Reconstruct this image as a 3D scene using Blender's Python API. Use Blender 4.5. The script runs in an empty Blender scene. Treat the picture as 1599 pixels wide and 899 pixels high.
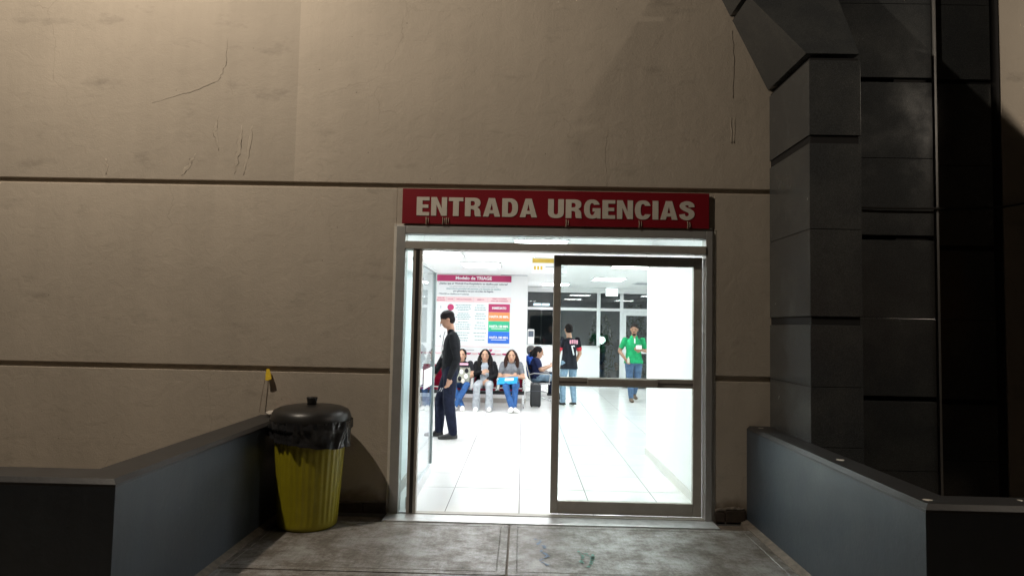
import bpy, bmesh, math, random
import numpy as np
from mathutils import Vector, Matrix, kdtree, noise
random.seed(7)
R = math.radians
sc = bpy.context.scene
C = sc.collection

# ------------------------------------------------------------------ camera
cam_d = bpy.data.cameras.new('camera'); cam = bpy.data.objects.new('camera', cam_d); C.objects.link(cam)
cam_d.sensor_width = 36.0
cam_d.lens = 36.0 * 1040 / 1599
cam_d.clip_start = 0.05; cam_d.clip_end = 2000
cam.matrix_world = (Matrix.Translation((0, -5.39, 1.50)) @ Matrix.Rotation(0.017024, 4, 'Z')
                    @ Matrix.Rotation(math.pi/2 + 0.057771, 4, 'X') @ Matrix.Rotation(0.0205, 4, 'Z'))
sc.camera = cam

# ------------------------------------------------------------------ night sky, faint moon
world = bpy.data.worlds.new('World'); sc.world = world; world.use_nodes = True
wn = world.node_tree.nodes; wl = world.node_tree.links
sky = wn.new('ShaderNodeTexSky'); sky.sky_type = 'NISHITA'; sky.sun_disc = False
sky.sun_elevation = R(1.0); sky.sun_rotation = R(160)
wn['Background'].inputs['Strength'].default_value = 0.002
wl.new(sky.outputs[0], wn['Background'].inputs['Color'])
sun_d = bpy.data.lights.new('moon', 'SUN'); sun_d.energy = 0.002; sun_d.angle = R(10); sun_d.color = (1, .93, .85)
sun = bpy.data.objects.new('moon', sun_d); C.objects.link(sun); sun.rotation_euler = (R(45), 0, R(-20))

LAMP_A = dict(loc=(-3.4, -2.6, 5.8), aim=(-0.2, 0.3, 1.4), power=570, color=(1.0, .87, .715))
LAMP_B = dict(loc=(5.35, -2.3, 4.15), aim=(0.0, 0.2, 2.2), power=105, color=(1.0, .87, .715))
CEIL_LIGHT = 30.0

sc.view_settings.view_transform = 'Standard'; sc.view_settings.look = 'None'
sc.view_settings.exposure = 0; sc.view_settings.gamma = 1
sc.cycles.max_bounces = 10; sc.cycles.transparent_max_bounces = 16
sc.cycles.caustics_reflective = False; sc.cycles.caustics_refractive = False

# ------------------------------------------------------------------ materials
M = {}
def newmat(name):
    m = bpy.data.materials.new(name); m.use_nodes = True
    M[name] = m
    nt = m.node_tree
    return m, nt.nodes, nt.links, nt.nodes['Principled BSDF']
def node(ns, t, **kw):
    n = ns.new(t)
    for k, v in kw.items():
        if k in n.inputs: n.inputs[k].default_value = v
        else: setattr(n, k, v)
    return n
def ramp(ns, stops):
    n = ns.new('ShaderNodeValToRGB'); e = n.color_ramp.elements
    while len(e) > 1: e.remove(e[-1])
    e[0].position, e[0].color = stops[0][0], (*stops[0][1], 1)
    for p, c in stops[1:]:
        x = e.new(p); x.color = (*c, 1)
    return n
def g3(v): return (v, v, v)
def mul(c, f): return tuple(min(1, x*f) for x in c)
def simple(name, col, rough=.6, metal=0, var=.12, scale=12, bump=.0, bscale=120, bdist=.002, spec=.5):
    m, ns, ls, b = newmat(name)
    geo = ns.new('ShaderNodeNewGeometry')
    n1 = node(ns, 'ShaderNodeTexNoise', Scale=scale, Detail=5, Roughness=.6)
    ls.new(geo.outputs['Position'], n1.inputs['Vector'])
    r = ramp(ns, [(.3, mul(col, 1-var)), (.7, mul(col, 1+var))])
    ls.new(n1.outputs[0], r.inputs[0]); ls.new(r.outputs[0], b.inputs['Base Color'])
    b.inputs['Roughness'].default_value = rough; b.inputs['Metallic'].default_value = metal
    b.inputs['Specular IOR Level'].default_value = spec
    if bump:
        n2 = node(ns, 'ShaderNodeTexNoise', Scale=bscale, Detail=4)
        ls.new(geo.outputs['Position'], n2.inputs['Vector'])
        bp = node(ns, 'ShaderNodeBump', Strength=bump, Distance=bdist)
        ls.new(n2.outputs[0], bp.inputs['Height']); ls.new(bp.outputs[0], b.inputs['Normal'])
    return m
def emit(name, col, s):
    m, ns, ls, b = newmat(name)
    b.inputs['Base Color'].default_value = (*col, 1)
    b.inputs['Emission Color'].default_value = (*col, 1); b.inputs['Emission Strength'].default_value = s
    return m
def glass(name, tint=(.93, .97, .96), ior=1.45):
    m, ns, ls, b = newmat(name); ns.remove(b)
    out = ns['Material Output']
    t = ns.new('ShaderNodeBsdfTransparent'); t.inputs[0].default_value = (*tint, 1)
    g = ns.new('ShaderNodeBsdfGlossy'); g.inputs['Roughness'].default_value = .015
    f = ns.new('ShaderNodeFresnel'); f.inputs['IOR'].default_value = ior
    mx = ns.new('ShaderNodeMixShader')
    gg = ns.new('ShaderNodeNewGeometry'); q = node(ns, 'ShaderNodeMath', operation='SUBTRACT'); q.inputs[0].default_value = 1; ls.new(gg.outputs['Backfacing'], q.inputs[1])
    q2 = node(ns, 'ShaderNodeMath', operation='MULTIPLY'); ls.new(f.outputs[0], q2.inputs[0]); ls.new(q.outputs[0], q2.inputs[1])   # the rear face of a pane only lets light out
    ls.new(q2.outputs[0], mx.inputs[0]); ls.new(t.outputs[0], mx.inputs[1]); ls.new(g.outputs[0], mx.inputs[2])
    ls.new(mx.outputs[0], out.inputs['Surface'])
    return m

def plaster(name, col, two_tone=False):
    m, ns, ls, b = newmat(name)
    geo = ns.new('ShaderNodeNewGeometry'); P = geo.outputs['Position']
    big = node(ns, 'ShaderNodeTexNoise', Scale=.9, Detail=6, Roughness=.62); ls.new(P, big.inputs['Vector'])
    r1 = ramp(ns, [(.30, mul(col, .88)), (.55, col), (.75, mul(col, 1.06))]); ls.new(big.outputs[0], r1.inputs[0])
    # dirty scuffs, stretched sideways
    mp = ns.new('ShaderNodeMapping'); mp.inputs['Scale'].default_value = (1.3, 1, 3.2); ls.new(P, mp.inputs['Vector'])
    sn = node(ns, 'ShaderNodeTexNoise', Scale=1.6, Detail=9, Roughness=.7); ls.new(mp.outputs[0], sn.inputs['Vector'])
    r2 = ramp(ns, [(.57, g3(1)), (.73, g3(.66))]); ls.new(sn.outputs[0], r2.inputs[0])
    mx = node(ns, 'ShaderNodeMixRGB', blend_type='MULTIPLY'); mx.inputs[0].default_value = .8
    ls.new(r1.outputs[0], mx.inputs[1]); ls.new(r2.outputs[0], mx.inputs[2])
    mv = ns.new('ShaderNodeMapping'); mv.inputs['Scale'].default_value = (9, 1, .35); ls.new(P, mv.inputs['Vector'])
    vn = node(ns, 'ShaderNodeTexNoise', Scale=1.0, Detail=6, Roughness=.6); ls.new(mv.outputs[0], vn.inputs['Vector'])
    rv_ = ramp(ns, [(.35, g3(.972)), (.62, g3(1.012))]); ls.new(vn.outputs[0], rv_.inputs[0])
    mxv = node(ns, 'ShaderNodeMixRGB', blend_type='MULTIPLY'); mxv.inputs[0].default_value = 1
    ls.new(mx.outputs[0], mxv.inputs[1]); ls.new(rv_.outputs[0], mxv.inputs[2]); mx = mxv
    cw = node(ns, 'ShaderNodeTexNoise', Scale=3, Detail=6); ls.new(P, cw.inputs['Vector'])
    cm = node(ns, 'ShaderNodeMixRGB', blend_type='ADD'); cm.inputs[0].default_value = .35; ls.new(P, cm.inputs[1]); ls.new(cw.outputs['Color'], cm.inputs[2])
    cv = node(ns, 'ShaderNodeTexVoronoi', Scale=.85, feature='DISTANCE_TO_EDGE'); ls.new(cm.outputs[0], cv.inputs['Vector'])
    rc = ramp(ns, [(.0, g3(1)), (.0035, g3(0))]); ls.new(cv.outputs['Distance'], rc.inputs[0])
    ck = node(ns, 'ShaderNodeTexNoise', Scale=1.1, Detail=3); ls.new(P, ck.inputs['Vector'])
    rk = ramp(ns, [(.52, g3(0)), (.60, g3(.26))]); ls.new(ck.outputs[0], rk.inputs[0])
    cx_ = node(ns, 'ShaderNodeMath', operation='MULTIPLY'); ls.new(rc.outputs[0], cx_.inputs[0]); ls.new(rk.outputs[0], cx_.inputs[1])
    mxc = node(ns, 'ShaderNodeMixRGB', blend_type='MULTIPLY'); ls.new(cx_.outputs[0], mxc.inputs[0]); ls.new(mx.outputs[0], mxc.inputs[1]); mxc.inputs[2].default_value = (.3, .27, .24, 1); mx = mxc
    # small dark pits
    pt = node(ns, 'ShaderNodeTexVoronoi', Scale=5.5); ls.new(P, pt.inputs['Vector'])
    r3 = ramp(ns, [(.018, g3(.35)), (.035, g3(1))]); ls.new(pt.outputs['Distance'], r3.inputs[0])
    mx2 = node(ns, 'ShaderNodeMixRGB', blend_type='MULTIPLY'); mx2.inputs[0].default_value = .8
    ls.new(mx.outputs[0], mx2.inputs[1]); ls.new(r3.outputs[0], mx2.inputs[2])
    # damp grime at the foot of the wall: the dirt splash itself
    sep = ns.new('ShaderNodeSeparateXYZ'); ls.new(P, sep.inputs[0])
    gn = node(ns, 'ShaderNodeTexNoise', Scale=6, Detail=6); ls.new(P, gn.inputs['Vector'])
    ad = node(ns, 'ShaderNodeMath', operation='MULTIPLY_ADD'); ls.new(gn.outputs[0], ad.inputs[0]); ad.inputs[1].default_value = -.22; ls.new(sep.outputs['Z'], ad.inputs[2])
    r4 = ramp(ns, [(.0, (.38, .33, .28)), (.09, g3(1))]); ls.new(ad.outputs[0], r4.inputs[0])
    mx3 = node(ns, 'ShaderNodeMixRGB', blend_type='MULTIPLY'); mx3.inputs[0].default_value = .8
    ls.new(mx2.outputs[0], mx3.inputs[1]); ls.new(r4.outputs[0], mx3.inputs[2])
    if two_tone:           # duller tone left of a straight vertical edge
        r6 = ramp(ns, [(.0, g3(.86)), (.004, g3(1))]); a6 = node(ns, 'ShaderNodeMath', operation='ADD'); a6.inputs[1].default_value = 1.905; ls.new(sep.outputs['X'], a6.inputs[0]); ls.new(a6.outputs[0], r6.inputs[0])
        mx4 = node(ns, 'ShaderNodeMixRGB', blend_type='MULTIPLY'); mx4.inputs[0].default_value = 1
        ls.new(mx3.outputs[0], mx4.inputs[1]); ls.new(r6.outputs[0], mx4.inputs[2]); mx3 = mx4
    ls.new(mx3.outputs[0], b.inputs['Base Color'])
    b.inputs['Roughness'].default_value = .72; b.inputs['Specular IOR Level'].default_value = .3
    # trowel relief
    h1 = node(ns, 'ShaderNodeTexNoise', Scale=7, Detail=8, Roughness=.62, Distortion=.6); ls.new(P, h1.inputs['Vector'])
    h2 = node(ns, 'ShaderNodeTexNoise', Scale=75, Detail=4, Roughness=.7); ls.new(P, h2.inputs['Vector'])
    mp2 = ns.new('ShaderNodeMapping'); mp2.inputs['Scale'].default_value = (.6, 1, 2.2); mp2.inputs['Rotation'].default_value = (0, .25, 0); ls.new(P, mp2.inputs['Vector'])
    h3 = node(ns, 'ShaderNodeTexNoise', Scale=11, Detail=6, Roughness=.55, Distortion=1.5); ls.new(mp2.outputs[0], h3.inputs['Vector'])
    r5 = ramp(ns, [(.47, g3(0)), (.5, g3(1)), (.53, g3(0))]); ls.new(h3.outputs[0], r5.inputs[0])
    b1 = node(ns, 'ShaderNodeBump', Strength=.30, Distance=.02); ls.new(h1.outputs[0], b1.inputs['Height'])
    b2 = node(ns, 'ShaderNodeBump', Strength=.5, Distance=.004); ls.new(h2.outputs[0], b2.inputs['Height']); ls.new(b1.outputs[0], b2.inputs['Normal'])
    b3 = node(ns, 'ShaderNodeBump', Strength=.12, Distance=.004); ls.new(r5.outputs[0], b3.inputs['Height']); ls.new(b2.outputs[0], b3.inputs['Normal'])
    ls.new(b3.outputs[0], b.inputs['Normal'])
    return m

def granite(name, col, rough=.18):
    m, ns, ls, b = newmat(name)
    geo = ns.new('ShaderNodeNewGeometry'); P = geo.outputs['Position']
    v = node(ns, 'ShaderNodeTexNoise', Scale=260, Detail=3, Roughness=.7); ls.new(P, v.inputs['Vector'])
    r = ramp(ns, [(.35, mul(col, .6)), (.55, col), (.72, mul(col, 2.0))]); ls.new(v.outputs[0], r.inputs[0])
    d = node(ns, 'ShaderNodeTexNoise', Scale=2.2, Detail=7, Roughness=.65); ls.new(P, d.inputs['Vector'])
    rr = ramp(ns, [(.3, g3(rough)), (.7, g3(rough+.22))]); ls.new(d.outputs[0], rr.inputs[0]); ls.new(rr.outputs[0], b.inputs['Roughness'])
    dust = ramp(ns, [(.45, g3(1)), (.75, (1.5, 1.45, 1.35))]); ls.new(d.outputs[0], dust.inputs[0])
    mx = node(ns, 'ShaderNodeMixRGB', blend_type='MULTIPLY'); mx.inputs[0].default_value = 1
    ls.new(r.outputs[0], mx.inputs[1]); ls.new(dust.outputs[0], mx.inputs[2]); ls.new(mx.outputs[0], b.inputs['Base Color'])
    bp = node(ns, 'ShaderNodeBump', Strength=.12, Distance=.006); ls.new(d.outputs[0], bp.inputs['Height']); ls.new(bp.outputs[0], b.inputs['Normal'])
    return m

def concrete():
    m, ns, ls, b = newmat('concrete_slab')
    geo = ns.new('ShaderNodeNewGeometry'); P = geo.outputs['Position']
    n1 = node(ns, 'ShaderNodeTexNoise', Scale=3.6, Detail=12, Roughness=.78); ls.new(P, n1.inputs['Vector'])
    r1 = ramp(ns, [(.36, (.10, .08, .062)), (.46, (.165, .143, .12)), (.54, (.26, .243, .222)), (.68, (.37, .36, .35))]); ls.new(n1.outputs[0], r1.inputs[0])
    mp = ns.new('ShaderNodeMapping'); mp.inputs['Scale'].default_value = (30, 3.0, 1); mp.inputs['Rotation'].default_value = (0, 0, .12); ls.new(P, mp.inputs['Vector'])
    n2 = node(ns, 'ShaderNodeTexNoise', Scale=1.6, Detail=7, Roughness=.75); ls.new(mp.outputs[0], n2.inputs['Vector'])
    r2 = ramp(ns, [(.34, g3(.72)), (.50, g3(1)), (.68, g3(1.06))]); ls.new(n2.outputs[0], r2.inputs[0])
    mp3 = ns.new('ShaderNodeMapping'); mp3.inputs['Scale'].default_value = (2.6, 24, 1); ls.new(P, mp3.inputs['Vector'])
    n3 = node(ns, 'ShaderNodeTexNoise', Scale=1.7, Detail=7, Roughness=.75); ls.new(mp3.outputs[0], n3.inputs['Vector'])
    r3 = ramp(ns, [(.36, g3(.84)), (.50, g3(1))]); ls.new(n3.outputs[0], r3.inputs[0])
    mx = node(ns, 'ShaderNodeMixRGB', blend_type='MULTIPLY'); mx.inputs[0].default_value = 1; ls.new(r1.outputs[0], mx.inputs[1]); ls.new(r2.outputs[0], mx.inputs[2])
    mx2 = node(ns, 'ShaderNodeMixRGB', blend_type='MULTIPLY'); mx2.inputs[0].default_value = 1; ls.new(mx.outputs[0], mx2.inputs[1]); ls.new(r3.outputs[0], mx2.inputs[2])
    gr = node(ns, 'ShaderNodeTexNoise', Scale=170, Detail=3, Roughness=.7); ls.new(P, gr.inputs['Vector'])
    rg_ = ramp(ns, [(.36, g3(.68)), (.56, g3(1.06))]); ls.new(gr.outputs[0], rg_.inputs[0])
    mxg = node(ns, 'ShaderNodeMixRGB', blend_type='MULTIPLY'); mxg.inputs[0].default_value = 1; ls.new(mx2.outputs[0], mxg.inputs[1]); ls.new(rg_.outputs[0], mxg.inputs[2]); mx2 = mxg
    # tar drops
    v = node(ns, 'ShaderNodeTexVoronoi', Scale=9); ls.new(P, v.inputs['Vector'])
    rv = ramp(ns, [(.05, g3(.3)), (.09, g3(1))]); ls.new(v.outputs['Distance'], rv.inputs[0])
    mx3 = node(ns, 'ShaderNodeMixRGB', blend_type='MULTIPLY'); mx3.inputs[0].default_value = .7; ls.new(mx2.outputs[0], mx3.inputs[1]); ls.new(rv.outputs[0], mx3.inputs[2])
    ls.new(mx3.outputs[0], b.inputs['Base Color'])
    rr = ramp(ns, [(.38, g3(.62)), (.62, g3(.30))]); ls.new(n1.outputs[0], rr.inputs[0]); ls.new(rr.outputs[0], b.inputs['Roughness'])
    bp = node(ns, 'ShaderNodeBump', Strength=.22, Distance=.005); ls.new(mx2.outputs[0], bp.inputs['Height']); ls.new(bp.outputs[0], b.inputs['Normal'])
    return m

plaster('plaster', (.47, .41, .335))
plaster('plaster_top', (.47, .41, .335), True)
plaster('plaster_patch', (.435, .38, .308))
granite('granite', (.066, .070, .072), .08)
simple('granite_joint', (.012, .011, .011), .9)
def worn_paint(name, col):
    m, ns, ls, b = newmat(name); geo = ns.new('ShaderNodeNewGeometry'); P = geo.outputs['Position']
    n1 = node(ns, 'ShaderNodeTexNoise', Scale=2.2, Detail=8, Roughness=.65); ls.new(P, n1.inputs['Vector'])
    r1 = ramp(ns, [(.3, mul(col, .78)), (.7, mul(col, 1.2))]); ls.new(n1.outputs[0], r1.inputs[0])
    mp = ns.new('ShaderNodeMapping'); mp.inputs['Scale'].default_value = (6, 6, .8); ls.new(P, mp.inputs['Vector'])
    n2 = node(ns, 'ShaderNodeTexNoise', Scale=1, Detail=7, Roughness=.7); ls.new(mp.outputs[0], n2.inputs['Vector'])
    r2 = ramp(ns, [(.36, g3(.9)), (.56, g3(1)), (.74, (1.22, 1.2, 1.15))]); ls.new(n2.outputs[0], r2.inputs[0])
    mx = node(ns, 'ShaderNodeMixRGB', blend_type='MULTIPLY'); mx.inputs[0].default_value = 1; ls.new(r1.outputs[0], mx.inputs[1]); ls.new(r2.outputs[0], mx.inputs[2])
    v = node(ns, 'ShaderNodeTexVoronoi', Scale=7); ls.new(P, v.inputs['Vector'])
    r3 = ramp(ns, [(.02, g3(2.6)), (.04, g3(1))]); ls.new(v.outputs['Distance'], r3.inputs[0])
    mx2 = node(ns, 'ShaderNodeMixRGB', blend_type='MULTIPLY'); mx2.inputs[0].default_value = .6; ls.new(mx.outputs[0], mx2.inputs[1]); ls.new(r3.outputs[0], mx2.inputs[2])
    ls.new(mx2.outputs[0], b.inputs['Base Color'])
    rr = ramp(ns, [(.35, g3(.34)), (.7, g3(.55))]); ls.new(n1.outputs[0], rr.inputs[0]); ls.new(rr.outputs[0], b.inputs['Roughness'])
    h = node(ns, 'ShaderNodeTexNoise', Scale=28, Detail=6, Roughness=.65); ls.new(P, h.inputs['Vector'])
    bp = node(ns, 'ShaderNodeBump', Strength=.3, Distance=.005); ls.new(h.outputs[0], bp.inputs['Height']); ls.new(bp.outputs[0], b.inputs['Normal'])
worn_paint('parapet_paint', (.045, .058, .074))
simple('parapet_cap', (.034, .034, .035), .45, var=.2, scale=5, bump=.25, bscale=60, bdist=.003)
concrete()
simple('mortar', (.20, .17, .14), .9, var=.3, scale=20, bump=.5, bscale=60)
simple('asphalt', (.05, .05, .05), .9, bump=.4)
simple('skirting', (.055, .040, .030), .5, var=.4, scale=14, bump=.4, bscale=40)
simple('aluminium', (.42, .415, .40), .45, .45, var=.06)
simple('bronze_aluminium', (.40, .375, .335), .5, .2, var=.08)
simple('screen_metal', (.34, .38, .38), .5, .1)
simple('dark_seal', (.018, .016, .014), .6)
simple('white_trim', (.70, .66, .58), .6, var=.08)
simple('threshold_metal', (.62, .62, .62), .36, .55, var=.2, scale=9, bump=.15, bscale=30)
simple('sign_red', (.22, .006, .014), .42, var=.06, scale=4)
simple('sign_letter', (.62, .57, .49), .6, var=.05)
simple('clip_metal', (.42, .33, .25), .5, .3)
simple('bin_yellow', (.34, .295, .014), .42, var=.12, scale=9, bump=.06, bscale=50)
simple('lid_black', (.022, .021, .020), .38, var=.2, scale=8)
simple('bag_black', (.026, .026, .028), .24, var=.3, scale=9, bump=.3, bscale=14, bdist=.02)
simple('tag_yellow', (.75, .52, .03), .4)
simple('string', (.30, .25, .2), .8)
simple('cloth_white', (.62, .57, .50), .8)
simple('cloth_orange', (.42, .10, .04), .7)
simple('tile_white', (.86, .86, .85), .16, var=.03, scale=2)
simple('grout', (.16, .155, .15), .8)
simple('wall_white', (.86, .87, .87), .6, var=.015, scale=2)
simple('ceiling_white', (.92, .93, .93), .8, var=.02)
simple('base_white', (.68, .66, .62), .35, var=.05)
simple('base_grey', (.42, .39, .36), .35, var=.08)
simple('frame_white', (.74, .76, .77), .45, var=.03)
simple('night_wall', (.34, .38, .42), .9)
emit('lamp_panel', (.97, 1.0, 1.0), CEIL_LIGHT)
emit('lit_sign', (.95, 1.0, 1.0), 3.0)
emit('flood_lens', (1.0, .82, .6), 20)
emit('street_bulb', (1.0, .97, .85), 14)
glass('clear_glass')
glass('screen_glass', (.88, .93, .94), 1.45)
glass('window_glass', (.66, .74, .76), 1.9)
simple('chrome', (.62, .63, .64), .22, .95, var=.03)
simple('seat_red', (.50, .015, .07), .45, var=.08)
simple('seat_black', (.02, .02, .022), .5)
simple('seat_blue', (.02, .07, .45), .6)
simple('black_plastic', (.02, .021, .024), .5, var=.1)
simple('paper', (.85, .85, .84), .7, var=.02)
simple('poster_white', (.84, .86, .87), .5, var=.01)
simple('print_crimson', (.46, .03, .13), .5, var=.04)
simple('print_orange', (.85, .30, .10), .5, var=.03)
simple('print_green', (.03, .50, .26), .5, var=.03)
simple('print_blue', (.02, .16, .72), .5, var=.03)
simple('print_pink', (.84, .60, .62), .5, var=.03)
simple('print_text', (.10, .12, .16), .6)
simple('print_grey', (.42, .45, .48), .6)
simple('print_teal', (.12, .32, .34), .6)
simple('sign_yellow', (.62, .42, .04), .5)
simple('folder_blue', (.01, .30, .72), .35)
simple('skin', (.50, .29, .19), .5, var=.06)
simple('skin_tan', (.36, .19, .12), .5, var=.06)
simple('hair_black', (.012, .010, .010), .75, var=.3, scale=60, bump=.4, bscale=160, spec=.15)
simple('hair_brown', (.035, .016, .012), .75, var=.3, scale=60, bump=.4, bscale=160, spec=.15)
simple('hair_grey', (.10, .10, .10), .75, var=.4, scale=60)
simple('eye_dark', (.02, .015, .012), .25)
simple('lip', (.38, .12, .10), .45)
def cloth(n, c): simple(n, c, .85, var=.28, scale=14, bump=.55, bscale=26, bdist=.02, spec=.2)
cloth('jacket_charcoal', (.012, .013, .016)); cloth('navy_trousers', (.011, .015, .034))
cloth('cardigan_black', (.012, .012, .014)); cloth('top_grey', (.34, .38, .43)); cloth('trousers_grey', (.36, .38, .41))
cloth('tee_grey', (.17, .18, .20)); cloth('jeans_blue', (.035, .10, .27)); cloth('jeans_light', (.22, .33, .44)); cloth('jeans_mid', (.09, .15, .26))
cloth('tee_black', (.02, .02, .025)); cloth('tee_navy', (.015, .022, .075)); cloth('jersey_black', (.016, .017, .024))
cloth('polo_green', (.02, .34, .13)); cloth('shirt_blue', (.02, .08, .42)); cloth('shirt_white', (.75, .76, .77))
cloth('coat_dark', (.03, .032, .036)); cloth('shirt_grey', (.20, .22, .25)); cloth('bag_pattern', (.34, .34, .28))
simple('red_trim', (.62, .03, .05), .7); simple('pink_print', (.80, .38, .48), .7)
simple('shoe_white', (.80, .79, .76), .5); simple('shoe_black', (.016, .016, .017), .4); simple('shoe_brown', (.13, .085, .055), .6)
simple('chalk_blue', (.22, .29, .40), .9, var=.25, scale=40); simple('chalk_green', (.19, .36, .31), .9, var=.25, scale=40)

# ------------------------------------------------------------------ helpers
def obj(name, me, mat, parent=None, smooth=False):
    if isinstance(me, bmesh.types.BMesh):
        bm = me; me = bpy.data.meshes.new(name); bm.normal_update(); bm.to_mesh(me); bm.free()
    o = bpy.data.objects.new(name, me); C.objects.link(o)
    if mat is not None and not me.materials:
        me.materials.append(M[mat] if isinstance(mat, str) else mat)
    if smooth:
        for p in me.polygons: p.use_smooth = True
    if parent is not None: o.parent = parent
    return o
def thing(name, label, cat, loc=(0, 0, 0), rz=0, group=None):
    o = bpy.data.objects.new(name, None); C.objects.link(o); o.empty_display_size = .1
    o.location = loc; o.rotation_euler = (0, 0, rz)
    return tag(o, label, cat, group)
def tag(o, label, cat, group=None):
    o['label'] = label; o['category'] = cat
    if group: o['group'] = group
    return o
def struct(o): o['kind'] = 'structure'; return o
def box(bm, x0, x1, y0, y1, z0, z1, bev=0):
    vs = [bm.verts.new(p) for p in [(x0,y0,z0),(x1,y0,z0),(x1,y1,z0),(x0,y1,z0),(x0,y0,z1),(x1,y0,z1),(x1,y1,z1),(x0,y1,z1)]]
    fs = [bm.faces.new([vs[i] for i in f]) for f in ((3,2,1,0),(4,5,6,7),(0,1,5,4),(1,2,6,5),(2,3,7,6),(3,0,4,7))]
    if bev:
        es = list({e for f in fs for e in f.edges})
        bmesh.ops.bevel(bm, geom=es, offset=bev, segments=2, affect='EDGES', profile=.5)
    return bm
def bxo(name, mat, parent, x0, x1, y0, y1, z0, z1, bev=0):
    return obj(name, box(bmesh.new(), x0, x1, y0, y1, z0, z1, bev), mat, parent)
def poly_prism(bm, pts, off):
    a = [bm.verts.new(p) for p in pts]; b = [bm.verts.new(Vector(p)+Vector(off)) for p in pts]
    n = len(pts); bm.faces.new(a); bm.faces.new(b[::-1])
    for i in range(n): bm.faces.new((a[i], b[i], b[(i+1) % n], a[(i+1) % n]))
    bmesh.ops.recalc_face_normals(bm, faces=bm.faces[:])
    return bm
def lathe(bm, prof, n=48, fr=None, cap=True):
    rings = []
    for j, (r, z) in enumerate(prof):
        ring = []
        for i in range(n):
            a = 2*math.pi*i/n; rr, zz = (r, z) if fr is None else fr(r, z, a, j)
            ring.append(bm.verts.new((rr*math.cos(a), rr*math.sin(a), zz)))
        rings.append(ring)
    for j in range(len(rings)-1):
        for i in range(n):
            bm.faces.new((rings[j][i], rings[j][(i+1) % n], rings[j+1][(i+1) % n], rings[j+1][i]))
    if cap:
        bm.faces.new(rings[0][::-1]); bm.faces.new(rings[-1])
    return bm
def tube(bm, pts, r, n=8, closed=False):
    pts = [Vector(p) for p in pts]; rings = []; m = len(pts)
    up = Vector((0.31, .17, .93)).normalized()
    for i, p in enumerate(pts):
        a = pts[i-1] if i else p; b = pts[i+1] if i < m-1 else p
        t = (b-a).normalized()
        u = t.cross(up)
        if u.length < .05: u = t.cross(Vector((1, 0, 0)))
        u.normalize(); v = t.cross(u)
        rr = r[i] if isinstance(r, (list, tuple)) else r
        rings.append([bm.verts.new(p + (u*math.cos(2*math.pi*k/n) + v*math.sin(2*math.pi*k/n))*rr) for k in range(n)])
    for i in range(m-1):
        for k in range(n): bm.faces.new((rings[i][k], rings[i][(k+1) % n], rings[i+1][(k+1) % n], rings[i+1][k]))
    bm.faces.new(rings[0][::-1]); bm.faces.new(rings[-1])
    bmesh.ops.recalc_face_normals(bm, faces=bm.faces[:])
    return bm
_dg = bpy.context.evaluated_depsgraph_get
def text_mesh(s, size, offset=0, extrude=0, align='LEFT'):
    cu = bpy.data.curves.new('txt', 'FONT'); cu.body = s; cu.size = size; cu.offset = offset; cu.extrude = extrude; cu.align_x = align
    cu.resolution_u = 3
    o = bpy.data.objects.new('txt', cu); C.objects.link(o)
    me = bpy.data.meshes.new_from_object(o.evaluated_get(_dg()))
    bpy.data.objects.remove(o); bpy.data.curves.remove(cu)
    return me
def xf_mesh(me, mat4): me.transform(mat4); return me
FACE = Matrix.Rotation(math.pi/2, 4, 'X')          # flat text -> standing, read from -y

# ------------------------------------------------------------------ ground
g = bmesh.new()
for q in [(-60, -60), (60, -60), (60, 60), (-60, 60)]: g.verts.new((*q, -.55))
g.faces.new(g.verts[:]); struct(obj('ground', g, 'asphalt'))
struct(bxo('forecourt', 'mortar', None, -9, 9, -7.5, 0.02, -.5, -.03))
PL, PR = -1.88, 1.80
ramp_o = struct(bpy.data.objects.new('entrance_landing', None)); C.objects.link(ramp_o)
bxo('bedding', 'mortar', ramp_o, PL, PR, -4.6, -.215, -.028, -.016)
xs = [PL+.03, -.07, PR-.05]; ys = [-.225, -1.265, -2.6, -3.9]
for i in range(2):
    for j in range(3):
        x0, x1, y1, y0 = xs[i]+.008, xs[i+1]-.008, ys[j]-.008, ys[j+1]+.008
        bm = box(bmesh.new(), x0, x1, y0, y1, -.04, -.003)
        top = [f for f in bm.faces if f.normal.z > .5 or f.calc_center_median().z > -.004][0]
        for th, dz in ((.008, 0), (.07, 0), (.006, -.004), (.008, .004)):
            bmesh.ops.inset_region(bm, faces=[top], thickness=th, depth=dz)
        obj('slab', bm, 'concrete_slab', ramp_o)
for sx, x in ((1, PL), (-1, PR)):
    bm = poly_prism(bmesh.new(), [(x-.01*sx, 0, -.03), (x+.055*sx, 0, -.03), (x+.05*sx, 0, .002), (x-.01*sx, 0, .022)], (0, -2.25, 0))
    obj('mortar_fillet', bm, 'mortar', ramp_o)
def scribble(name, pts, mat, w):
    bm = bmesh.new(); rnd = random.Random(3)
    for k in range(len(pts)-1):
        a, b = Vector(pts[k]), Vector(pts[k+1]); d = (b-a); n = max(2, int(d.length/.012)); s = Vector((-d.y, d.x)).normalized()
        for i in range(n):
            if rnd.random() < .5: continue
            p = a + d*(i/n); q = a + d*((i+1)/n); wa = w*rnd.uniform(.4, 1.1)
            z = .0008
            vs = [bm.verts.new((*(p+s*wa), z)), bm.verts.new((*(p-s*wa), z)), bm.verts.new((*(q-s*wa), z)), bm.verts.new((*(q+s*wa), z))]
            bm.faces.new(vs[::-1])
    obj(name, bm, mat, ramp_o)
scribble('chalk_mark', [(.10, -.55), (.16, -.60), (.13, -.68), (.19, -.72), (.15, -.82), (.20, -.9), (.14, -1.0), (.19, -1.08)], 'chalk_blue', .013)
scribble('chalk_mark', [(.40, -.78), (.43, -.90), (.40, -1.02), (.47, -1.0), (.50, -.86), (.44, -.84), (.5, -.95), (.44, -1.1)], 'chalk_green', .012)

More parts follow.
